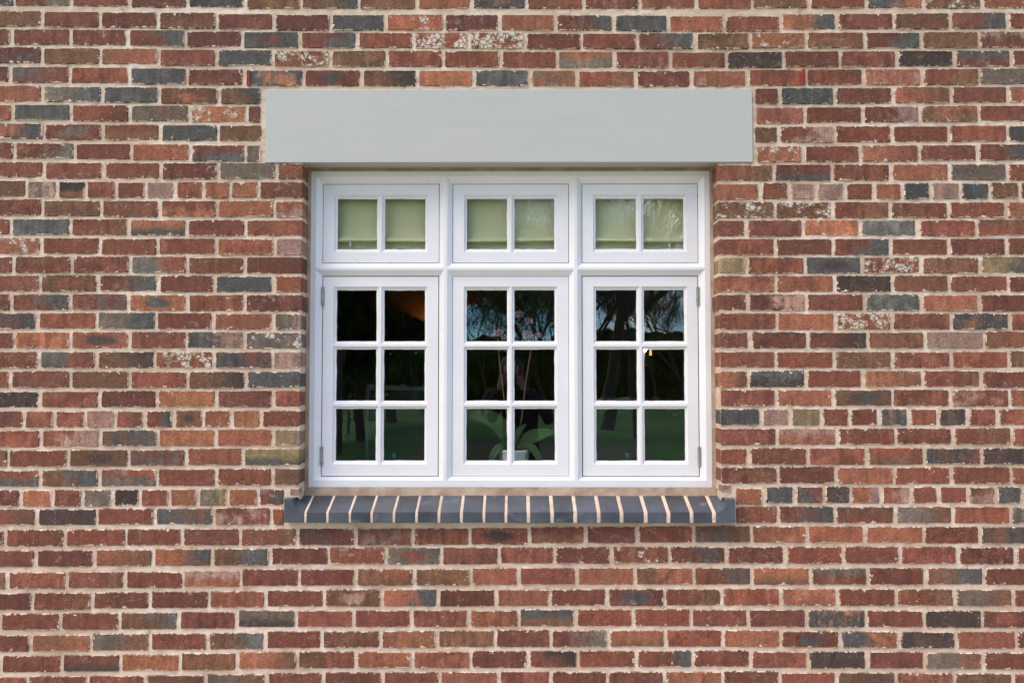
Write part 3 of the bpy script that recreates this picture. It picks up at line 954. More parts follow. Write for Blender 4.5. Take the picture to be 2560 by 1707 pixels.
# mortar: displaced sheets round the opening, lintel and sill
LX0, LX1, LZ0, LZ1 = -.986, .925, 2.3467, 2.6363
SX0, SX1, SZ0, SZ1 = -.8867, .833, .9528, 1.043
mb = MB()
def sheet(x0, x1, z0, z1, st=.0075):
    nx = max(1, round((x1-x0)/st)); nz = max(1, round((z1-z0)/st)); base = len(mb.v)
    for k in range(nz+1):
        for i in range(nx+1):
            x = x0+(x1-x0)*i/nx; z = z0+(z1-z0)*k/nz
            y = .0050+.0018*noise.noise((x*7, 5.5, z*9))+.0036*noise.noise((x*28, 3.1, z*40))+.0020*noise.noise((x*90, 9, z*90))
            mb.v.append((x, y, z))
    for k in range(nz):
        for i in range(nx):
            a = base+k*(nx+1)+i; mb.f.append((a, a+1, a+nx+2, a+nx+1))
ztop = zhi+.075*8+.04
sheet(WX0, WX1, LZ1, ztop); sheet(WX0, LX0, LZ0, LZ1); sheet(LX1, WX1, LZ0, LZ1)
sheet(WX0, JL-.001, SZ1, LZ0); sheet(JR+.001, WX1, SZ1, LZ0)
sheet(WX0, SX0, SZ0, SZ1); sheet(SX1, WX1, SZ0, SZ1); sheet(WX0, WX1, 0, SZ0)
for x, sg in ((JL-.003, 1), (JR+.003, -1)):              # mortar in the reveal joints
    n = 40
    for k in range(n):
        z0 = SZ1-.01+(LZ0-SZ1+.02)*k/n; z1 = SZ1-.01+(LZ0-SZ1+.02)*(k+1)/n
        q = [(x,.004,z0),(x,.1,z0),(x,.1,z1),(x,.004,z1)]; mb.quad(*(q if sg > 0 else q[::-1]))
mb.build('mortar', M_MORTAR, wall, smooth=True)
# tan pointing between frame and masonry
pm = MB()
def strip(x0, x1, z0, z1, y, nx, nz):
    base = len(pm.v)
    for k in range(nz+1):
        for i in range(nx+1):
            x = x0+(x1-x0)*i/nx; z = z0+(z1-z0)*k/nz
            pm.v.append((x, y+.003*noise.noise((x*40, 1.7, z*40)), z))
    for k in range(nz):
        for i in range(nx):
            a = base+k*(nx+1)+i; pm.f.append((a, a+1, a+nx+2, a+nx+1))
strip(JL-.012, -.8245, 1.03, 2.36, .0915, 4, 150); strip(.7765, JR+.012, 1.03, 2.36, .0915, 4, 150)
strip(JL, JR, 1.030, 1.0725, .088, 160, 5); strip(JL, JR, 2.328, 2.352, .0975, 160, 3)
pm.build('pointing', M_SEAL, wall, smooth=True)
for vx in ((611-1291)/643.9+.0003, 1.1285):              # red weep vents in the perpends above the lintel
    b = MB(); z0, z1 = 2.6525, 2.7135; b.box(vx-.0052, vx-.0037, -.006, .01, z0, z1); b.box(vx+.0037, vx+.0052, -.006, .01, z0, z1); b.box(vx-.004, vx+.004, .002, .008, z0, z1)
    for k in range(9):
        z = z0+(z1-z0-.0036)*k/8; b.box(vx-.004, vx+.004, -.0055, .002, z, z+.0036)
    b.build('weep_vent', M_VENT, wall)

# ---------------------------------------------------------------- lintel
lt = MB(); lt.box(LX0, LX1, -.0025, .045, LZ0, LZ1)
lintel = tag(lt.build('lintel', M_LINTEL, bevel=.0018), 'long flat pale grey painted timber lintel across the top of the window opening', 'lintel')
sb = MB(); sb.box(JL-.03, JR+.03, .057, .2, 2.3490, 2.42); sb.build('soffit_board', M_LINTEL, lintel, bevel=.001)
gb = MB(); gb.box(JL-.03, JR+.03, .0452, .0568, 2.356, 2.43); gb.build('shadow_gap', M_GAPSHADOW, lintel)  # black bar painting the shade between lintel and soffit board
ls = MB(); ls.rect(LX0, LX1, LZ0-.0035, LZ0, .004)

# ---------------------------------------------------------------- sill of blue plinth bricks
sill = empty('window_sill', (0,0,0), 'projecting window sill of dark blue engineering bricks set on edge with wide pale joints', 'sill')
SJ = [-.8051,-.7212,-.636,-.5522,-.467,-.3807,-.2956,-.2093,-.1243,-.0397,.0453,.1357,.2243,.3134,.4004,.4919,.5788,.6666,.7522]
SF, SBK, ZF, ZB = -.04, .0995, .9935, 1.043
def hw(i): return .0043 if i < 6 else .0052 if i < 10 else .0068
ed = [SX0]+SJ+[SX1]
for i in range(20):
    xa = ed[i]+(hw(i-1) if i else 0); xb = ed[i+1]-(hw(i) if i < 19 else 0); b = MB()
    dz = rng.uniform(-.001,.001); dy = rng.uniform(-.0012,.0012)
    if 0 < i < 19:
        for x in (xa, xb): b.v += [(x,SF+dy,SZ0+dz),(x,SF+dy,ZF+dz),(x,SBK,ZB+dz),(x,SBK,SZ0+dz)]
        b.f = [(0,4,5,1),(1,5,6,2),(2,6,7,3),(0,3,7,4),(0,1,2,3),(7,6,5,4)]
        b.build('sill_brick', M_SILL, sill, bevel=.0022)
    else:                                               # stop end: full block with a scooped return
        nx, ny = 18, 8; end = xa if i == 0 else xb; inn = xb if i == 0 else xa; fl = .033
        def hgt(x):
            s = (abs(x-end)-fl)/(abs(inn-end)-fl)
            return ZB if s <= 0 else ZB-(ZB-ZF)*math.sqrt(max(0, 1-(1-s)**2))
        for a in range(nx+1):
            x = xa+(xb-xa)*a/nx; hh = hgt(x)
            for k in range(ny+1): b.v.append((x, SF+(SBK-SF)*k/ny, hh+(ZB-hh)*k/ny))
        for a in range(nx):
            for k in range(ny):
                q = a*(ny+1)+k; b.f.append((q, q+ny+1, q+ny+2, q+1))
        for a in range(nx):
            x0_, x1_ = xa+(xb-xa)*a/nx, xa+(xb-xa)*(a+1)/nx; b.quad((x0_,SF,SZ0),(x1_,SF,SZ0),(x1_,SF,hgt(x1_)),(x0_,SF,hgt(x0_)))
        b.quad((xa,SF,SZ0),(xa,SBK,SZ0),(xb,SBK,SZ0),(xb,SF,SZ0))
        b.quad((xa,SBK,SZ0),(xa,SF,SZ0),(xa,SF,hgt(xa)),(xa,SBK,ZB)); b.quad((xb,SF,SZ0),(xb,SBK,SZ0),(xb,SBK,ZB),(xb,SF,hgt(xb)))
        b.build('sill_brick', M_SILL, sill, weld=True, bevel=.0016)
for i, x in enumerate(SJ):
    b = MB(); n = 10; w = hw(i)+.0008; base = 0; prof = [(SF+.0015,SZ0+.001),(SF+.0005,SZ0+.02),(SF+.0008,ZF-.001)]+[(SF+.001+(SBK-SF)*k/8, ZF-.0005+(ZB-ZF)*k/8) for k in range(1, 9)]
    for (y, z) in prof:
        for s_ in (-1, 0, 1): b.v.append((x+s_*w+rng.uniform(-.0009,.0009), y-(.0006 if s_ == 0 else -.001)+rng.uniform(-.0005,.0005), z+(.0006 if s_ == 0 else -.0008)+rng.uniform(-.0004,.0004)))
    for k in range(len(prof)-1):
        for s_ in (0, 1): q = k*3+s_; b.f.append((q, q+1, q+4, q+3))
    b.build('mortar_joint', M_MORTAR, sill, smooth=True)
b = MB(); b.box(SX0+.003, SX1-.003, 0, .1, SZ0+.002, ZF-.008); b.build('mortar_bed', M_SEAL, sill)
# ---------------------------------------------------------------- window
win = empty('window', (0,0,0), 'white painted timber window of six lights, three small panes lights over three tall casements, in the brick wall', 'window')
T0, T1, TB = .095, .113, .165
FX0, FX1, FZ0, FZ1 = -.825, .777, 1.0705, 2.334
NX = [(-.8047,-.2896), (-.2774,.2312), (.2443,.7539)]
NZ = [(1.9464,2.3124), (1.0988,1.9367)]
SX = [(-.7795,-.3125), (-.2555,.2095), (.2655,.7305)]       # top lights
CX_ = [(-.7775,-.3138), (-.2560,.2092), (.2657,.7278)]      # casements
SZ = (1.9675, 2.2845); CZ = (1.1135, 1.9105)
frame, mull, trans = MB(), [MB(), MB()], MB()
frame.rect(FX0, NX[0][0], FZ0, FZ1, T0); frame.rect(NX[2][1], FX1, FZ0, FZ1, T0)
frame.rect(NX[0][0], NX[2][1], FZ0, NZ[1][0], T0); frame.rect(NX[0][0], NX[2][1], NZ[0][1], FZ1, T0)
trans.rect(NX[0][0], NX[2][1], NZ[1][1], NZ[0][0], T0)
for i in (0, 1):
    for z0, z1 in NZ: mull[i].rect(NX[i][1], NX[i+1][0], z0, z1, T0)
for s in ((FX0,FX0),(FX1,FX1)): frame.quad((s[0],T0,FZ0),(s[0],TB,FZ0),(s[0],TB,FZ1),(s[0],T0,FZ1))
frame.quad((FX0,T0,FZ1),(FX1,T0,FZ1),(FX1,TB,FZ1),(FX0,TB,FZ1)); frame.quad((FX0,TB,FZ0),(FX1,TB,FZ0),(FX1,T0,FZ0),(FX0,T0,FZ0))
def cham(o, oy, i, iy, L, Rr, Bt, Tp):
    (a, b, c, d), (e, f, g, h) = o, i                      # x0,x1,z0,z1
    L.quad((a,oy,c),(e,iy,g),(e,iy,h),(a,oy,d)); Rr.quad((f,iy,g),(b,oy,c),(b,oy,d),(f,iy,h))
    Bt.quad((a,oy,c),(b,oy,c),(f,iy,g),(e,iy,g)); Tp.quad((e,iy,h),(f,iy,h),(b,oy,d),(a,oy,d))
GAP = {}; gap_shade = MB()
for row, (nz, szz, sxx) in enumerate(((NZ[0], SZ, SX), (NZ[1], CZ, CX_))):
    for i in range(3):
        gp = (.0021 if row == 0 else .0014) if (row == 0 or i == 1) else .0032; GAP[(row, i)] = gp
        op = (sxx[i][0]-gp, sxx[i][1]+gp, szz[0]-gp, szz[1]+gp); no = (NX[i][0], NX[i][1], nz[0], nz[1])
        L = frame if i == 0 else mull[i-1]; Rr = frame if i == 2 else mull[i]
        Bt = trans if row == 0 else frame; Tp = frame if row == 0 else trans
        a, b_, c, d = op; yy = T1+(.0022 if gp < .003 else .004); w = gp+.0015
        for q in ((a,a+w,c,d),(b_-w,b_,c,d),(a+w,b_-w,c,c+w),(a+w,b_-w,d-w,d)): gap_shade.rect(*q, yy)
        cham(no, T0, op, T1, L, Rr, Bt, Tp); cham(op, T1, op, TB, L, Rr, Bt, Tp)
gap_shade.build('sash_gap_shade', M_GAPSHADOW, win)  # black strips round each sash, painted in as the shadow of the gap
frame.build('frame', M_WHITE, win, weld=True, bevel=.0011)
for m_ in mull: m_.build('mullion', M_WHITE, win, weld=True, bevel=.0011)
trans.build('transom', M_WHITE, win, weld=True, bevel=.0011)
vo = MB()
vo.rect(FX0, FX1, FZ0, FZ1, TB+.002)
wrng = random.Random(3)
def sash(name, xr, zr, cols, zs, label, hinge_side=0, knob=None):
    s = MB(); bars = [MB() for _ in range(1+len(zs)-1)]      # bars[0] vertical, then one per horizontal
    x0, x1 = xr; z0, z1 = zr
    EX, ET = .0108, .0140
    cells = []
    for ci, (a, b) in enumerate(cols):
        for ri, (c, d) in enumerate(zs):                     # zs from the top down
            et = ET if ri == 0 else .0112; eb = .0140 if ri == len(zs)-1 else .0112
            cells.append((ci, ri, (a, b, c, d), (a-EX, b+EX, c-eb, d+et)))
    xs = sorted({q[3][0] for q in cells}), sorted({q[3][1] for q in cells})
    f0, f1 = min(q[3][0] for q in cells), max(q[3][1] for q in cells)
    g0, g1 = min(q[3][2] for q in cells), max(q[3][3] for q in cells)
    s.rect(x0, f0, z0, z1, T1); s.rect(f1, x1, z0, z1, T1); s.rect(f0, f1, z0, g0, T1); s.rect(f0, f1, g1, z1, T1)
    for (p, q, r_, t_) in ((x0,x0,z0,z1),(x1,x1,z0,z1)): s.quad((p,T1,r_),(p,TB,r_),(p,TB,t_),(p,T1,t_))
    s.quad((x0,T1,z1),(x1,T1,z1),(x1,TB,z1),(x0,TB,z1)); s.quad((x0,TB,z0),(x1,TB,z0),(x1,T1,z0),(x0,T1,z0))
    vb0 = max(q[3][1] for q in cells if q[0] == 0); vb1 = min(q[3][0] for q in cells if q[0] == 1)
    bars[0].rect(vb0, vb1, g0, g1, T1+.0006)
    for k in range(len(zs)-1):
        zb0 = max(q[3][3] for q in cells if q[1] == k+1); zb1 = min(q[3][2] for q in cells if q[1] == k)
        bars[k+1].rect(f0, vb0, zb0, zb1, T1+.0006); bars[k+1].rect(vb1, f1, zb0, zb1, T1+.0006)
    panes = []
    for ci, ri, P, E in cells:
        L = s if ci == 0 else bars[0]; Rr = s if ci == 1 else bars[0]
        Tp = s if ri == 0 else bars[ri]; Bt = s if ri == len(zs)-1 else bars[ri+1]
        sh = lambda q, d: (q[0]+d, q[1]-d, q[2]+d, q[3]-d)
        cham(E, T1+.0006, sh(E, .0006), T1+.003, L, Rr, Bt, Tp)
        Q = (P[0]-.0042, P[1]+.0042, P[2]-.0042, P[3]+.0042)
        cham(sh(E, .0006), T1+.003, Q, T1+.0095, L, Rr, Bt, Tp)
        # putty fillet with a hand painted wavy edge
        a, b, c, d = P; e, f, g, h = Q; n = 14; yq, yp = T1+.0095, T1+.0108
        def wav(): return wrng.gauss(0, .0004)
        for side, dst in (('l', L), ('r', Rr), ('b', Bt), ('t', Tp)):
            inn = []; ou = []
            off = 0
            for k in range(n+1):
                t_ = k/n; off = .6*off+wav() if 0 < k < n else 0
                if side in 'lr': inn.append(((a if side == 'l' else b)+off, c+(d-c)*t_)); ou.append((e if side == 'l' else f, g+(h-g)*t_))
                else: inn.append((a+(b-a)*t_, (c if side == 'b' else d)+off)); ou.append((e+(f-e)*t_, g if side == 'b' else h))
            for k in range(n):
                for (A, B, ya, yb) in ((ou, inn, yq, yp), (inn, inn, yp, T1+.02)):
                    q = [(A[k][0],ya,A[k][1]),(A[k+1][0],ya,A[k+1][1]),(B[k+1][0],yb,B[k+1][1]),(B[k][0],yb,B[k][1])]
                    dst.quad(*(q if side in 'rb' else q[::-1]))
        panes.append((P, ci, ri))
    so = s.build(name, M_WHITE, win, weld=True, bevel=.0008); so['label'] = label
    for m_ in bars: m_.build('glazing_bar', M_WHITE, so, weld=True, bevel=.0006)
    for P, ci, ri in panes:
        b = MB(); cx, cz = (P[0]+P[1])/2, (P[2]+P[3])/2; hx, hz = (P[1]-P[0])/2+.004, (P[3]-P[2])/2+.004
        b.box(-hx, hx, -.0015, .0015, -hz, hz); b.box(-hx, hx, .0085, .0115, -hz, hz); o = b.build('pane', M_GLASS, so); o.location = (cx, T1+.016, cz)
        o.rotation_euler = (math.radians(wrng.uniform(-.3,.3)), 0, math.radians(wrng.uniform(-.35,.35)))
    if hinge_side:
        xh = x0-.001 if hinge_side < 0 else x1+.001
        for zc in (zr[0]+.0785, zr[1]-.0790):
            b = MB(); z = zc-.0385
            for k in range(5):
                b.tube([(xh, T1-.0045, z+.0010), (xh, T1-.0045, z+.0142)], .0055, 10); z += .0154
            b.box(xh-.0062, xh+.0062, T1-.0012, T1+.0005, zc-.0385, zc+.0385)
            b.build('hinge', M_STEEL, so, smooth=False)
    if knob:
        b = MB(); b.lathe([(0,.0),(.003,.001),(.003,.012),(.007,.016),(.0085,.024),(.0065,.031),(0,.034)], (knob[0], .152, knob[1]), 14)
        b.build('stay_knob', M_BLUE, so, smooth=True)
PX = [[(-.7246,-.5637),(-.5323,-.3688)], [(-.2005,-.0375),(-.008,.1535)], [(.3205,.4838),(.5138,.6752)]]
for i, lb in enumerate(('top light above the left casement', 'top light above the centre casement', 'top light above the right casement')):
    sash('top_light', SX[i], SZ, PX[i], [(2.0237,2.228)], lb)
rowsz = [(1.6511,1.857), (1.4125,1.6182), (1.1734,1.3797)]
for i, lb in enumerate(('left casement, hinged on its left', 'fixed centre casement', 'right casement, hinged on its right')):
    sash('casement', CX_[i], CZ, PX[i], rowsz, lb, (-1, 0, 1)[i], (None if i == 1 else ((-.494, 1.168) if i == 0 else (.446, 1.170))))

# ---------------------------------------------------------------- inside: blind, orchid, cabinets, lamps
blind = empty('roman_blind', (-.02,.2,1.95), 'pale sage green fabric blind hanging behind the three small upper window lights', 'blind')
def bl(o): o.location = (.02,-.2,-1.95); return o
b = MB(); nx = 60; prof = [(0.164,2.43),(0.165,2.25),(0.164,2.12),(0.162,2.088),(0.155,2.078),(0.144,2.071),(0.138,2.065),(0.138,2.059),(0.148,2.055),(0.162,2.053),(0.166,2.047),(0.162,2.034),(0.157,2.016),(0.154,1.955),(0.158,1.955),(0.166,2.0),(0.170,2.43)]
for i in range(nx+1):
    x = -.81+1.57*i/nx
    for (y, z) in prof: b.v.append((x, y+.0022*math.sin(x*9+1)*max(0, (2.3-z)), z+.0018*math.sin(x*7)))
n = len(prof)
for i in range(nx):
    for k in range(n-1): q = i*n+k; b.f.append((q, q+n, q+n+1, q+1))
bl(b.build('fabric', M_BLIND, blind, smooth=True))
b = MB(); b.box(-.805, .755, .1515, .1555, 2.026, 2.0285); bl(b.build('batten', M_RIM, blind))
for x, zt in ((-.676, 2.052), (.622, 2.040)):
    b = MB(); b.tube([(x,.1505,2.42),(x+.001,.150,2.2),(x,.146,zt)], .0012, 6); cdo = bl(b.build('cord', M_CORD, blind))
    b = MB(); b.lathe([(0,.012),(.003,.011),(.005,0),(.0055,-.016),(0,-.018)], (x,.147,zt-.002), 10); b.tube([(x-.002,.147,zt-.018),(x-.004,.147,zt-.045)], .0016, 5); b.build('cord_weight', M_CORD, cdo, smooth=True)

PT = (-.009, .235, 1.0765)
pot = empty('flowerpot', PT, 'small pale china flowerpot with an embossed band on the sill behind the centre casement', 'flowerpot')
b = MB(); b.lathe([(0,0),(.042,0),(.046,.004),(.057,.09),(.061,.118),(.0665,.124),(.0675,.132),(.064,.134),(.060,.128),(.056,.10),(0,.098)], (0,0,0), 40); b.build('bowl', M_POT, pot, smooth=True)
b = MB()
for ph in (0, math.pi):
    pts = []
    for k in range(97):
        a = 2*math.pi*k/96; pts.append((.0598*math.cos(a), .0598*math.sin(a), .104+.008*math.sin(8*a+ph)))
    b.tube(pts, .0016, 6, False)
for z, r_ in ((.091, .0580), (.117, .0612)): b.tube([(r_*math.cos(2*math.pi*k/48), r_*math.sin(2*math.pi*k/48), z) for k in range(49)], .0011, 5, False)
b.build('embossed_band', M_POT, pot, smooth=True)
orc = empty('orchid', (PT[0], PT[1], PT[2]+.1), 'potted moth orchid with broad green leaves, two tall thin stems and pink flowers', 'orchid')
b = MB()
for k in range(40):
    a = k*2.4; r_ = .054*math.sqrt((k+.5)/40); b.box(r_*math.cos(a)-.008, r_*math.cos(a)+.008, r_*math.sin(a)-.006, r_*math.sin(a)+.006, .0, .018+.012*((k*7) % 5)/5)
for k in range(5):
    a = k*1.3; b.tube([(.01*math.cos(a),.01*math.sin(a),.02),(.03*math.cos(a),.03*math.sin(a)-.01,.045),(.05*math.cos(a+.4),.05*math.sin(a+.4)-.01,.03)], .003, 5)
b.build('compost', M_BARK_CHIP, orc)
def leaf(pts, w):
    b = MB(); n = 14; P = [Vector(p) for p in pts]; m = 5
    for k in range(n+1):
        t = k/n; q = P[0]*(1-t)**3+P[1]*3*t*(1-t)**2+P[2]*3*t*t*(1-t)+P[3]*t**3
        d = ((P[1]-P[0])*(1-t)**2+(P[2]-P[1])*2*t*(1-t)+(P[3]-P[2])*t*t).normalized()
        sd_ = d.cross(Vector((0,-.93,.36))).normalized(); up = sd_.cross(d)
        ww = w*(max(.02, math.sin(math.pi*min(1, .10+.9*t)))**.6 if t < .999 else .05)
        for j in range(m):
            s_ = (j/(m-1)-.5)*2; b.v.append(tuple(q+sd_*ww*s_+up*(.25*ww*abs(s_))))
    for k in range(n):
        for j in range(m-1): q = k*m+j; b.f.append((q, q+m, q+m+1, q+1))
    o = b.build('leaf', M_LEAFY, orc, smooth=True); so = o.modifiers.new('thick', 'SOLIDIFY'); so.thickness = .002
leaf([(-.01,0,.03),(-.03,-.02,.13),(-.10,-.03,.19),(-.19,-.05,.165)], .036)
leaf([(.01,0,.03),(.05,-.02,.085),(.10,-.03,.10),(.168,-.05,.105)], .030)
leaf([(0,.0,.03),(.0,-.02,.09),(.02,-.02,.12),(.05,.01,.135)], .015)
leaf([(-.01,-.01,.03),(-.05,-.04,.07),(-.09,-.05,.04),(-.105,-.05,-.06)], .017)
leaf([(.01,-.01,.03),(.06,-.04,.08),(.10,-.05,.04),(.115,-.05,-.07)], .017)
def flower(c, sz, yaw):
    b = MB(); C = Vector(c)
    for k, (an, ln, wd) in enumerate(((90,1,.42),(210,.95,.42),(330,.95,.42),(25,1.05,.75),(155,1.05,.75))):
        a = math.radians(an); d = Vector((math.cos(a), 0, math.sin(a))); sdv = Vector((-math.sin(a), 0, math.cos(a))); base = len(b.v)
        for i in range(6):
            t = i/5; w = sz*wd*math.sin(math.pi*(.08+.88*t))**.8
            for j in (-1, 0, 1): b.v.append(tuple(C+d*sz*ln*t+sdv*w*j*.6+Vector((0, -.006*math.sin(t*3)+.004*abs(j), 0))))
        for i in range(5):
            for j in (0, 1): q = base+i*3+j; b.f.append((q, q+1, q+4, q+3))
    b.lathe([(0,-.006),(.005,-.004),(.006,.004),(0,.008)], (C.x, C.y-.008, C.z-.003), 8)
    b.build('flower', M_PETAL, orc, smooth=True)
def rel(px, py, t=.235): k = 2230/(3.463+t); return ((px-1291)/k-PT[0], 0, 1.5-(py-947)/k-PT[2]-.1)
for st in ([(1277,1085),(1262,1010),(1250,915),(1244,855),(1250,800)], [(1290,1085),(1303,1055),(1315,950),(1327,880),(1322,815),(1300,775)]):
    b = MB(); b.tube([rel(*p) for p in st], .0026, 6); b.build('stem', M_STEM, orc, smooth=True)
for px, py, sz in ((1246,834,.026),(1256,872,.022),(1298,786,.020),(1318,838,.024),(1346,840,.018),(1321,803,.018),(1262,846,.018)):
    p = rel(px, py); flower((p[0], -.012, p[2]), sz, 0)
def cabinet(x0, x1, zt, y, label, loops):
    e = empty('cabinet', ((x0+x1)/2, y, .02), label, 'cabinet'); ox, oy, oz = e.location
    b = MB(); b.box(x0-ox, x1-ox, 0, .32, .0, zt-.022-oz); b.build('body', M_DARK, e, bevel=.004)
    b = MB(); n = 120; r2 = random.Random(int(zt*1000)); hs_ = []
    ph = [(r2.uniform(x0, x1), r2.uniform(.008,.02), r2.uniform(.006,.013)) for _ in range(16)]
    for k in range(n+1):
        x = x0-.008+(x1-x0+.016)*k/n; hgt_ = max([.0]+[h*math.sqrt(max(0, 1-((x-c)/w)**2)) for c, w, h in ph])
        for yy in (-.012, .012):
            b.v.append((x-ox, yy, zt-.024-oz)); b.v.append((x-ox, yy, zt-.010+hgt_-oz))
    for k in range(n):
        q = k*4; b.f += [(q, q+4, q+5, q+1), (q+1, q+5, q+7, q+3), (q+3, q+7, q+6, q+2)]
    b.box(x0-ox-.012, x0-ox+.002, -.012, .012, 0, zt-.02-oz)
    b.build('carved_rim', M_RIM, e)
    for lx, lz in loops:
        b = MB(); rr = .0048
        for s_ in (-1, 1): b.tube([(lx-ox+s_*rr*.95+rr*math.cos(2*math.pi*k/16), -.014, lz-oz+rr*math.sin(2*math.pi*k/16)) for k in range(17)], .0012, 6, False)
        b.build('brass_loop', M_BRASS, e, smooth=True)
cabinet(-.672, -.30, 1.473, .60, 'black lacquered cabinet with a carved grey rim inside the room behind the left casement', [(-.59, 1.43)])
cabinet(.345, .86, 1.417, .60, 'lower black lacquered cabinet with carved grey rim and brass loops behind the right casement', [(.405,1.363),(.690,1.363),(.717,1.339)])
# lit lamps in the room
M_BULB = m_emit('lit_bulb', (1,.78,.5,1), 30); M_SHADE = m_emit('amber_lit_shade', (1,.42,.10,1), .9)
def lampset(loc, label, shade=True):
    e = empty('wall_lamp', loc, label, 'lamp')
    b = MB(); b.lathe([(0,-.02),(.016,-.012),(.02,.0),(.014,.014),(0,.02)], (0,0,0), 14); b.build('bulb', M_BULB, e, smooth=True)
    b = MB(); b.tube([(0,0,-.02),(0,.02,-.09),(0,.10,-.12)], .006, 8); b.lathe([(0,-.01),(.03,-.01),(.03,.01),(0,.01)], (0,.11,-.12), 16); b.build('bracket', M_BRASS, e, smooth=True)
    if shade:
        b = MB(); b.lathe([(.006,.012),(.009,-.03),(.010,-.045)], (.05,.03,0), 12); b.build('shade', M_SHADE, e, smooth=True)
    return e
kx = 2230/(3.463+3.2)
lampset(((1611-1291)/kx, 3.2, 1.5-(873-947)/kx), 'small bright lit bulb with an amber shade, seen in the right casement')
e = empty('uplighter', (-.735, 4.50, 1.95), 'uplighter casting an orange glow on the far wall, seen through the left casement', 'lamp')
b = MB(); b.lathe([(.02,-.06),(.07,-.02),(.10,.05),(.098,.05),(.066,-.014),(0,-.05)], (0,0,0), 24); b.build('bowl', M_DARK, e, smooth=True)
b = MB(); b.lathe([(0,-.03),(.02,-.02),(.022,.0),(0,.02)], (0,0,0), 12); b.build('bulb', m_emit('orange_bulb', (1,.30,.05,1), 65), e, smooth=True)

# ---------------------------------------------------------------- garden seen in the glass
M_BARK = simple('grey_bark', (.085,.07,.055,1), .9, .3, 5)
def leafmat(name, col):
    t = NT(name); co = t.n('ShaderNodeTexCoord').outputs['Object']
    f = t.ramp(t.noise(co, .9, 4), .3, .7, .6, 1.3); c = t.mix(1.0, col, t.n('ShaderNodeCombineColor', {0: f, 1: f, 2: f}), 'MULTIPLY')
    d = t.n('ShaderNodeBsdfDiffuse', {'Color': c}); tl = t.n('ShaderNodeBsdfTranslucent', {'Color': c}); mx = t.n('ShaderNodeMixShader', {0: .5, 1: d, 2: tl}); t.t.links.new(mx.outputs[0], t.out.inputs[0]); return t.m
M_LEAF1 = leafmat('spring_leaf', (.22,.30,.08,1))
M_LEAF2 = leafmat('evergreen_leaf', (.06,.085,.035,1))
M_LEAF3 = leafmat('hedge_leaf', (.13,.22,.05,1))
def leaves(b, pts, sz, rg, k=1):
    for p in pts:
        for _ in range(k):
            c = Vector(p)+Vector((rg.gauss(0,.25), rg.gauss(0,.25), rg.gauss(0,.2))); u = Vector((rg.gauss(0,1), rg.gauss(0,1), rg.gauss(0,1))).normalized(); w = u.cross(Vector((rg.gauss(0,1), rg.gauss(0,1), rg.gauss(0,1)))).normalized(); s_ = sz*rg.uniform(.6,1.3)
            b.quad(c-u*s_, c+w*s_*.5, c+u*s_, c-w*s_*.5)
def tree(px, T, H, r0, label, leafm=None, nleaf=1, lsz=.16, seed=1, lean=(0,0), spread=.55, depth=6, clear=.25):
    rg = random.Random(seed); k = 2230/T; x = (px-1291)/k; y = .26+3.463-T
    e = empty('garden_tree', (x, y, 0), label, 'tree', 'trees reflected in the glass')
    b = MB(); tips = []
    def grow(p, d, L, r, lv):
        segs = 3; pts = [p]; rad = [r]; q = p
        for i in range(segs):
            d = (d+Vector((rg.gauss(0,.13), rg.gauss(0,.13), rg.gauss(0,.08)+.02))).normalized(); q = q+d*L/segs; pts.append(q); rad.append(r*(1-.42*(i+1)/segs))
        b.tube(pts, rad, 7 if lv < 2 else 4 if lv < 4 else 3, False)
        if lv >= depth-2: tips.append(q)
        if lv >= depth: return
        for i in range(3 if lv < depth-2 else 4):
            a = rg.uniform(0, 6.28); nd = (d*(1-.25*spread)+Vector((math.cos(a), math.sin(a), rg.uniform(-.1,.5)))*spread*rg.uniform(.7,1.2)).normalized()
            st = pts[rg.choice((1,2,3))] if lv > 0 else pts[-1] if i else pts[2]
            grow(st, nd, L*rg.uniform(.62,.82), max(.006, r*.56*rg.uniform(.75,1.1)), lv+1)
    grow(Vector((0,0,-.1)), Vector((lean[0], lean[1], 1)).normalized(), H*clear, r0, 0)
    b.build('trunk', M_BARK, e, smooth=True)
    if leafm:
        c = MB(); leaves(c, tips, lsz, rg, nleaf); c.build('crown', leafm, e)
    return e
tree(815, 20, 11, .22, 'dense dark evergreen tree reflected at the left of the window glass', M_LEAF2, 26, .15, 4, depth=6, spread=.65)
tree(965, 27, 12, .18, 'dark leafy tree reflected in the left casement beside the evergreen', M_LEAF2, 18, .14, 9, depth=6, spread=.7)
tree(1045, 33, 12, .16, 'darker bushy tree reflected beside the lamp glow in the left casement', M_LEAF2, 10, .13, 14, depth=6, spread=.7, clear=.2)
tree(885, 25, 12, .16, 'low dark evergreen tree reflected behind the garden bench', M_LEAF2, 24, .15, 71, depth=6, spread=.75, clear=.12)
G = 'leafing tree reflected in the left panes of the centre casement'
tree(1190, 40, 31, .10, G, M_LEAF1, 1, 0.074, 5, lean=(.06,0), depth=7, clear=.10)
tree(1250, 52, 31, .10, 'far twiggy tree reflected behind the orchid flowers', None, 0, .1, 61, depth=7, clear=.10)
tree(1330, 46, 31, .11, 'slim leafing tree reflected between the two orchid stems', M_LEAF1, 1, 0.074, 82, depth=7, clear=.10)
tree(1390, 40, 31, .11, 'darker leafing tree reflected in the right panes of the centre casement', M_LEAF1, 1, 0.074, 12, lean=(-.05,0), depth=7, clear=.10)
tree(1525, 31, 21, .25, 'big leaning tree trunk reflected in the left panes of the right casement', M_LEAF1, 1, 0.056, 21, lean=(.10,0), depth=7, clear=.24, spread=.7)
tree(1475, 45, 31, .11, 'slim twiggy tree reflected left of the big leaning trunk', None, 0, .1, 43, depth=7, clear=.10)
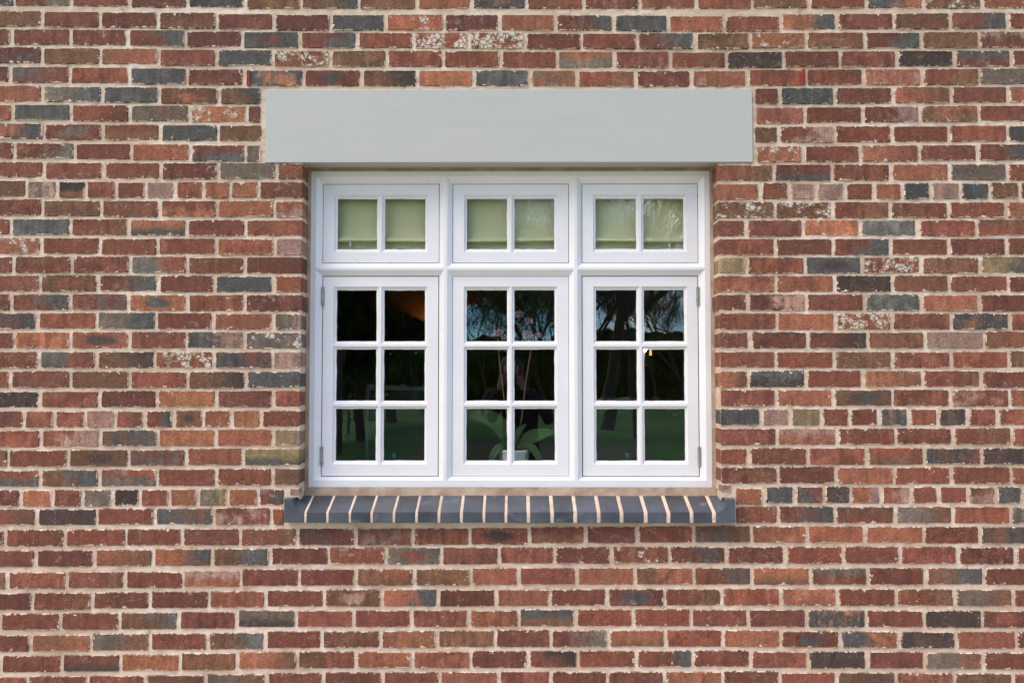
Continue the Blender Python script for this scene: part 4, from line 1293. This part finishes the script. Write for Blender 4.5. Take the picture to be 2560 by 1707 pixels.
tree(1600, 52, 31, .09, 'thin twiggy tree reflected just right of the big leaning trunk', None, 0, .1, 91, depth=7, clear=.10)
tree(1665, 46, 31, .09, 'bare twiggy tree reflected in the right panes of the right casement', None, 0, .1, 37, depth=7, clear=.10)
tree(1760, 38, 31, .10, 'thin bare tree reflected at the far right of the glass', None, 0, .1, 33, lean=(-.12,0), depth=7, clear=.10)
tree(1425, 25, 25, .085, 'tall slim bare tree reflected near the mullion between centre and right casements', None, 0, .1, 104, depth=7, clear=.12)
tree(1290, 27, 26, .085, 'tall slim leafing tree reflected straight behind the photographing person', M_LEAF1, 1, .05, 117, depth=7, clear=.12)
tree(1600, 26, 26, .075, 'tall slim bare tree reflected right of the big leaning trunk, nearest of the twiggy ones', None, 0, .1, 131, depth=7, clear=.12)
hg = MB(); rg = random.Random(8)
for k in range(38000):
    x = rg.uniform(-22, 24); zt = 4.3+.6*noise.noise((x*.35, 2, 0))+.3*noise.noise((x*1.3, 7, 0)); z = zt*(1-rg.random()**2.2*1.0); y = -56+.7*noise.noise((x*.8, z*1.2, 3))+rg.uniform(-.25,.25)+(.5 if z < zt-.4 else 0)
    c = Vector((x, y, z)); u = Vector((rg.gauss(0,1), rg.gauss(0,1), rg.gauss(0,1))).normalized(); w = u.cross(Vector((rg.gauss(0,1), rg.gauss(0,1), rg.gauss(0,1)))).normalized(); s_ = rg.uniform(.09,.22)
    hg.quad(c-u*s_, c+w*s_*.6, c+u*s_, c-w*s_*.6)
hg.box(-22.3, 24.3, -58, -56.5, 0, 3.6)
tag(hg.build('hedge', M_LEAF3), 'long green hedge at the end of the lawn, reflected in the casement panes', 'hedge')
# bench
M_WOOD = simple('weathered_teak', (.20,.15,.11,1), .8, .25, 12)
bt = 28.0; bx = (886-1291)/(2230/bt); by = .26+3.463-bt
bench = empty('garden_bench', (bx, by, 0), 'slatted wooden garden bench reflected in the left casement glass', 'bench'); bench.rotation_euler.z = 0.25
for k in range(9): b = MB(); x = -.42+k*.105; b.box(x-.022, x+.022, -.31, -.285, .48, .90); b.build('slat', M_WOOD, bench)
b = MB(); b.box(-.62, .62, -.32, -.275, .90, .97); b.build('top_rail', M_WOOD, bench, bevel=.008)
b = MB(); b.box(-.62, .62, -.32, -.275, .43, .48); b.build('back_rail', M_WOOD, bench, bevel=.005)
for k in range(5): b = MB(); y = -.26+k*.105; b.box(-.62, .62, y, y+.085, .42, .445); b.build('seat_slat', M_WOOD, bench)
for sx in (-.64, .58):
    b = MB(); b.box(sx, sx+.06, -.33, -.27, 0, .99); b.build('leg', M_WOOD, bench, bevel=.005)
    b = MB(); b.box(sx, sx+.06, .20, .26, 0, .64); b.build('leg', M_WOOD, bench, bevel=.005)
    b = MB(); b.box(sx-.01, sx+.07, -.33, .29, .64, .675); b.build('armrest', M_WOOD, bench, bevel=.006)
# photographer, standing behind the lens
def skin(name, m, parent, verts, edges, rad, sub=2, root=0):
    me = bpy.data.meshes.new(name); me.from_pydata(verts, edges, []); me.materials.append(m)
    o = bpy.data.objects.new(name, me); COL.objects.link(o); o.parent = parent
    o.modifiers.new('skin', 'SKIN').use_smooth_shade = True
    for i, r_ in enumerate(rad): me.skin_vertices[0].data[i].radius = (r_, r_) if not hasattr(r_, '__len__') else r_
    me.skin_vertices[0].data[root].use_root = True
    s_ = o.modifiers.new('sub', 'SUBSURF'); s_.levels = s_.render_levels = sub; return o
M_COAT = simple('dark_navy_clothes', (.012,.012,.018,1), .85, .3, 20)
M_SKIN = simple('skin', (.42,.25,.18,1), .5, .1, 30, Subsurface_Weight=.1)
M_HAIR = simple('dark_hair', (.015,.011,.009,1), .6, .3, 60)
PY = CAM_Y-.17
per = empty('person', (.0, PY, 0), 'person in dark clothes with dark hair photographing, reflected in the centre casement', 'person')
V = [(0,-.02,.93),(0,-.03,1.08),(0,-.04,1.25),(0,-.05,1.36),(0,-.03,1.43),(0,-.01,1.50),(0,0,1.585),
     (.10,-.02,.88),(.12,0,.48),(.13,-.03,.09),(.13,.10,.04),(-.10,-.02,.88),(-.13,.02,.48),(-.15,-.03,.09),(-.15,.10,.04),
     (.17,-.05,1.37),(.25,.03,1.17),(.11,.15,1.40),(-.17,-.05,1.37),(-.25,.03,1.17),(-.11,.15,1.40)]
E = [(0,1),(1,2),(2,3),(3,4),(4,5),(5,6),(0,7),(7,8),(8,9),(9,10),(0,11),(11,12),(12,13),(13,14),(3,15),(15,16),(16,17),(3,18),(18,19),(19,20)]
RD = [(.17,.12),(.155,.11),(.17,.115),(.15,.10),.06,.055,.085,(.10,.10),.062,.045,.04,(.10,.10),.062,.045,.04,.072,.05,.034,.072,.05,.034]
skin('body', M_COAT, per, V, E, RD)
hd = MB(); hd.lathe([(0,-.115),(.035,-.11),(.055,-.08),(.068,-.04),(.075,.01),(.072,.06),(.05,.105),(0,.12)], (0,.015,1.555), 20)
for s_ in (-1, 1): hd.lathe([(0,-.03),(.012,-.02),(.014,.01),(0,.03)], (s_*.076,.005,1.55), 8); hd.lathe([(0,-.008),(.011,0),(0,.008)], (s_*.03,.082,1.57), 8)
hd.lathe([(0,-.03),(.014,-.02),(.008,.02),(0,.03)], (0,.09,1.545), 8); hd.box(-.022,.022,.076,.084,1.497,1.503)
hd.build('head', M_SKIN, per, smooth=True)
hb = MB(); hb.lathe([(.085,-.16),(.098,-.08),(.098,.0),(.09,.07),(.06,.12),(0,.135)], (0,-.015,1.565), 22); hb.build('hair', M_HAIR, per, smooth=True)
for s_ in (-1, 1):
    hv = [(s_*.10,.15,1.41),(s_*.088,.155,1.455)]; he = [(0,1)]; hr = [.026,(.034,.017)]
    for k in range(4):
        z = 1.478+.018*k; b0 = len(hv); hv += [(s_*.085,.15,z),(s_*.078,.178,z+.004),(s_*.052,.188,z+.003),(s_*(.038+.004*(k % 2)),.178,z)]
        he += [(1,b0),(b0,b0+1),(b0+1,b0+2),(b0+2,b0+3)]; hr += [.0105,.0098,.0092,.008]
    b0 = len(hv); hv += [(s_*.072,.135,1.468),(s_*.05,.128,1.474)]; he += [(1,b0),(b0,b0+1)]; hr += [.012,.0095]
    skin('hand', M_SKIN, per, hv, he, hr, 1)
cm = empty('camera_body', (0, CAM_Y-.105, 1.5), 'black camera held up in both hands by the reflected person', 'camera')
b = MB(); b.box(-.07,.07,-.035,.03,-.045,.045); b.box(-.028,.028,-.03,.03,.045,.07); b.build('body', M_DARK, cm, bevel=.006)
b = MB(); n = 24; b.tube([(0,.03,0),(0,.085,0)], .036, n); b.build('lens_barrel', M_DARK, cm, smooth=False, bevel=.003)
